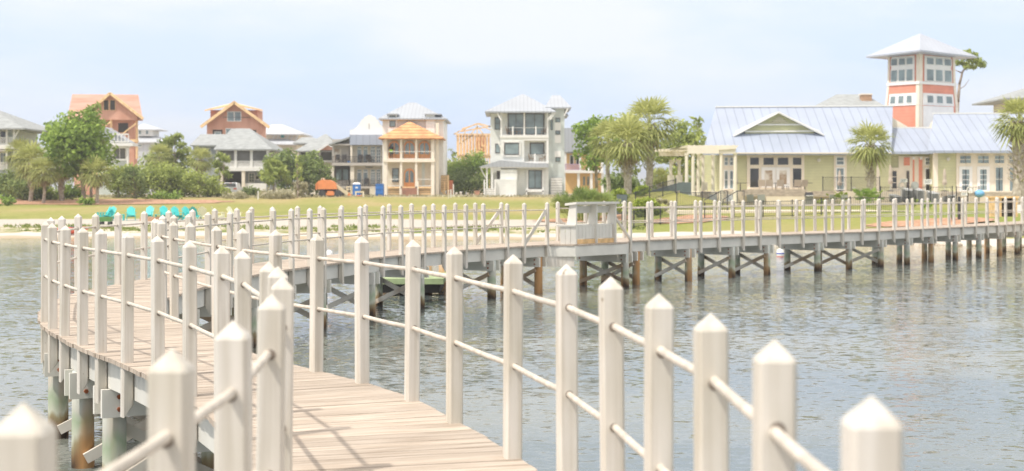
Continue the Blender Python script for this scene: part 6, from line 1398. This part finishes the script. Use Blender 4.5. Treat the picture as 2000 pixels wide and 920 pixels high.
put(P1,994,264,166,100,'leftmost wooden chair on the top balcony of the tall pale house',g); put(P1,1006,264,166.3,10,'wooden chair behind the rail post on the top balcony',g); put(P1,1013,264,166.2,-10,'wooden chair at the centre left of the top balcony',g)
put(P1,1061,264,166.2,-80,'wooden chair alone at the right end of the top balcony',g); put(P1,1039,316.5,166.2,60,'left wooden chair on the middle balcony of the tall pale house',g); put(P1,1059,316.5,166.2,-50,'right wooden chair on the middle balcony of the tall pale house',g)
g = 'dark chairs on the taupe house balcony'
for x,y,rz,lb in ((659,318,0,'dark chair at the left end of the taupe balcony'),(673,318,10,'dark chair left of the small blue cooler on the taupe balcony'),(703,318,-10,'dark chair before the first upper french door'),(719,318,20,'dark chair between the upper french doors'),(724,318,40,'dark chair touching its neighbour on the upper balcony'),(716,364,0,'dark chair on the lower porch of the taupe house')):
    put(P3,x,y,172.6,rz,lb,g)
t = solo(MB().box(W(679,0,172.6).x,W(685,0,172.6).x,172.4,172.7,W(0,318,172.5).z,W(0,314.5,172.5).z),'cooler',M['blue'],W(682,318,172.5),'small blue cooler on the taupe house balcony','cooler')
g = 'tan patio chairs before the french doors'; tz = W(0,0,123)
def onter(x, Y): p = W(x,0,Y); return p.x
def put_t(P, x, Y, rz, label, group, z=None): o = put(P,x,0,Y,rz,label,group); o.location.z = upz if z is None else z; return o
for x,rz,lb in ((1489,160,'leftmost tan patio chair on the terrace, seen from behind'),(1502,175,'second tan patio chair from the left on the terrace'),(1523,180,'tan patio chair in the middle of the terrace'),(1534,100,'dark backed chair beside the middle tan patio chair'),(1556,185,'tan patio chair right of the french doors'),(1568,200,'rightmost tan patio chair on the terrace')):
    put_t(P2 if 'dark' not in lb else P3, x, 122.2, rz, lb, g)
for x,lb in ((1515,'round dark patio table between the tan chairs before the french doors'),(1572,'round dark patio table at the right end of the stone wall'),(1446,'round dark patio table beside the closed umbrella')):
    X = onter(x,123.2); t = empty('patio_table',(X,123.2,upz),lb,'table'); MB().lathe((X,123.2,upz),[(.65,.70),(.66,.72),(.66,.74)],20).build('tabletop',M['bronze'],t); MB().lathe((X,123.2,upz),[(.28,0),(.05,.05),(.04,.695)],10).build('pedestal',M['bronze'],t)
def umbrella(x, Y, zt_, lb, z=None):
    z = upz if z is None else z; X = onter(x,Y); t = empty('patio_umbrella',(X,Y,z),lb,'umbrella'); Hh = zt_-z; MB().tube((X,Y,z),(X,Y,z+Hh),.03,n=8).build('pole',M['white'],t)
    MB().lathe((X,Y,z+Hh),[(.17,-Hh*.72),(.22,-Hh*.60),(.13,-Hh*.45),(.15,-Hh*.3),(.09,-.12),(.03,.02)],10).build('canopy',M['sling'],t); MB().lathe((X,Y,z),[(.3,0),(.3,.06),(.05,.1)],12).build('base',M['bronze'],t)
for x,Y,yt,lb in ((1437,123,325,'closed tan umbrella against the green wall left of the french doors'),(1640,122.6,333,'closed tan umbrella in front of the narrow clubhouse window'),(1739,123,322,'closed tan umbrella beside the cream entry door'),(1845,121.9,330,'closed pale umbrella against the green wall right of the entry bay')): umbrella(x,Y,W(0,yt,Y).z,lb)
g = 'grey chairs on the pool deck'; pzl = poolz+.002
for x,Y,rz,lb,P in ((1487,119.3,170,'tall grey chair facing the pool left of the cream spa wall',P4),(1468,119.5,150,'grey lounge chair just left of the tall grey pool chair',P4),(1622,119.5,200,'grey sling chair right of the lime shrub on the pool deck',P4),(1650,119.4,160,'grey sling chair beside the small potted plant',P4),(1686,119,180,'tan sling chair right of the tropical plant',P2),(1697,118.6,180,'grey sling chair right of the tan one by the pool',P4),(1346,118.8,20,'grey chair at the left end of the pool deck',P4),(1395,119.5,10,'grey chair between the pool handrails',P4),(1424,119,-20,'grey chair left of the right pool handrail',P4)):
    put_t(P,x,Y,rz,lb,g,pzl)
def stack(x, Y, n, lb, z=pzl):
    X = W(x,0,Y).x; t = empty('lounger_stack',(X,Y,z),lb,'lounger stack')
    for k in range(n): zz = z+.25+k*.13; MB().prism([(X-.33,Y-.3,zz),(X+.33,Y-.3,zz),(X+.33,Y+1.5,zz+.22),(X-.33,Y+1.5,zz+.22)],(0,0,.05)).build('lounger',M['grey'],t)
    for a in (-.3,.3): MB().box(X+a-.02,X+a+.02,Y-.2,Y-.16,z,z+.3+n*.13).build('leg',M['rim'],t)
for x,n,lb in ((1752,5,'short stack of grey loungers left of the two tall stacks'),(1776,9,'left of the two tall grey lounger stacks before the entry bay'),(1797,9,'right of the two tall grey lounger stacks before the entry bay'),(1826,7,'grey lounger stack below the right corner of the entry bay'),(1857,6,'low grey lounger stack left of the life ring fence')): stack(x,118.6,n,lb)
# grill
X = W(1580,0,118.8).x; t = empty('grill',(X,118.8,pzl),'dark covered gas grill between the cream spa wall and the lime shrub','grill'); MB().box(X-.3,X+.3,118.6,119.1,pzl+.05,pzl+.85).build('cabinet',mat('grill_grey',(.22,.22,.19),.6),t); MB().hexa([(X-.34,118.55,pzl+.855),(X+.34,118.55,pzl+.855),(X+.34,119.1,pzl+.855),(X-.34,119.1,pzl+.855)],[(X-.28,118.65,pzl+1.2),(X+.28,118.65,pzl+1.2),(X+.28,119.0,pzl+1.2),(X-.28,119.0,pzl+1.2)]).build('lid',M['black'],t)
MB().tube((X-.3,118.5,pzl+.9),(X+.3,118.5,pzl+.9),.03,n=8).build('handle',M['wht2'],t)
for x,y,Y,lb in ((1762,362,117.0,'grey life ring hanging on the gate fence in front of the cream door'),(1895,371,115.8,'life ring hanging on the short gate fence below the right wing')):
    c = W(x,y,Y); mb = MB(); n = 18
    for k in range(n):
        a0 = 2*math.pi*k/n; a1 = 2*math.pi*(k+1)/n; mb.tube(c+Vector((.26*math.cos(a0),0,.26*math.sin(a0))), c+Vector((.26*math.cos(a1),0,.26*math.sin(a1))), .055, n=8, cap=False)
    solo(mb,'life_ring',M['rim'],c,lb,'life ring',smooth=True)
for x0,x1,y0,y1,Y,lb in ((1758,1772,349,356,117.1,'white notice board on the gate fence left of the red panels'),(1804,1820,350,360,117.2,'white notice board on the gate fence right of the red panels'),(1877,1889,376,382,115.8,'small white sign low on the short gate fence')):
    a = W(x0,y1,Y); b = W(x1,y0,Y); t = empty('notice_board',a,lb,'sign'); MB().box(a.x,b.x,Y-.06,Y-.03,a.z,b.z).build('panel',M['wht2'],t)
    mb = MB(); q = (b.z-a.z)
    for k in range(3): mb.box(a.x+.1*(b.x-a.x),b.x-(.1+.1*k)*(b.x-a.x),Y-.066,Y-.061,b.z-q*(.3+.22*k),b.z-q*(.22+.22*k))
    mb.build('lettering',M['slate'],t)
c = W(1913,378,116); solo(MB().ball((c.x,c.y,c.z),.42,.4,.32,14,8),'pool_toy',mat('sky_blue_vinyl',(.18,.45,.75),.4),c,'light blue rounded cover on the wall under the right wing','cover',smooth=True)
c = W(1786,372,117); t = empty('pool_clock',c,'round grey dial on a stand in front of the red entry panels','dial'); MB().tube(W(1787,362,117),W(1787,362,117)+Vector((0,.08,0)),.32,n=18).build('dial',M['grey'],t); MB().bar(W(1784,370,117.1),W(1784,385,117.1),.06).build('stand',M['black'],t)
# orange cabinet and notice by the end of the boardwalk
t = empty('cabinet', (W(1948,0,75).x,75,pz), 'orange wooden open cabinet behind the far right railing', 'cabinet'); a = W(1936,425,75); b = W(1960,387,75)
z0 = pz
MB().box(a.x,a.x+.55,75,75.6,z0,b.z).build('side_panel', M['newwood'], t); MB().box(W(1984,0,75).x,W(1988,0,75).x,75,75.6,z0,b.z).build('side_panel', M['newwood'], t)
MB().box(a.x-.05,W(1990,0,75).x,74.95,75.65,b.z+.002,b.z+.1).build('top_board', M['newwood'], t); MB().box(a.x+.56,W(1984,0,75).x-.01,75.5,75.55,z0,b.z).build('back_panel', M['dark'], t)
c = W(1992,408,59.0); solo(MB().box(c.x-.11,c.x+.11,58.98,59.0,c.z-.17,c.z+.17),'notice',M['wht2'],c,'small blank white notice near the far right end of the boardwalk','sign')
for x,lb in ((1862,'left dark gate post behind the boardwalk near its right end'),(1874,'right dark gate post behind the boardwalk near its right end')):
    c = W(x,384,80); z = gz(c.x,80); solo(MB().box(c.x-.07,c.x+.07,80,80.14,z,c.z),'gate_post',M['black'],(c.x,80,z),lb,'post')
# rocks on the right shore below the boardwalk
rg = random.Random(9)
mb = MB()
for _ in range(150):
    X = rg.uniform(14,34); Yy = shore(X)+rg.uniform(-.6,.5); r = rg.uniform(.12,.3); mb.ball((X,Yy,gz(X,Yy)+.05),r,r*.8,r*.5,7,5)
tag(mb.build('shore_rocks', mat('pale_rock',(.52,.46,.38),.9,var=.2,scale=3,bump=.03), None, (0,0,0), smooth=False), kind='stuff')
# ------------------------------------------------------------------ thin coastal haze, added also to lift the blacks
hm = bpy.data.materials.new('haze_air'); hm.use_nodes = True; t = hm.node_tree; t.nodes.remove(t.nodes['Principled BSDF']); pv = t.nodes.new('ShaderNodeVolumePrincipled')
pv.inputs['Color'].default_value = (.98,.98,.97,1); pv.inputs['Density'].default_value = .0006; pv.inputs['Anisotropy'].default_value = .35
t.links.new(pv.outputs[0], t.nodes['Material Output'].inputs['Volume'])
tag(MB().box(-1520,1620,-80,4300,-4,30).build('haze', hm, None, (0,0,0)), kind='stuff')
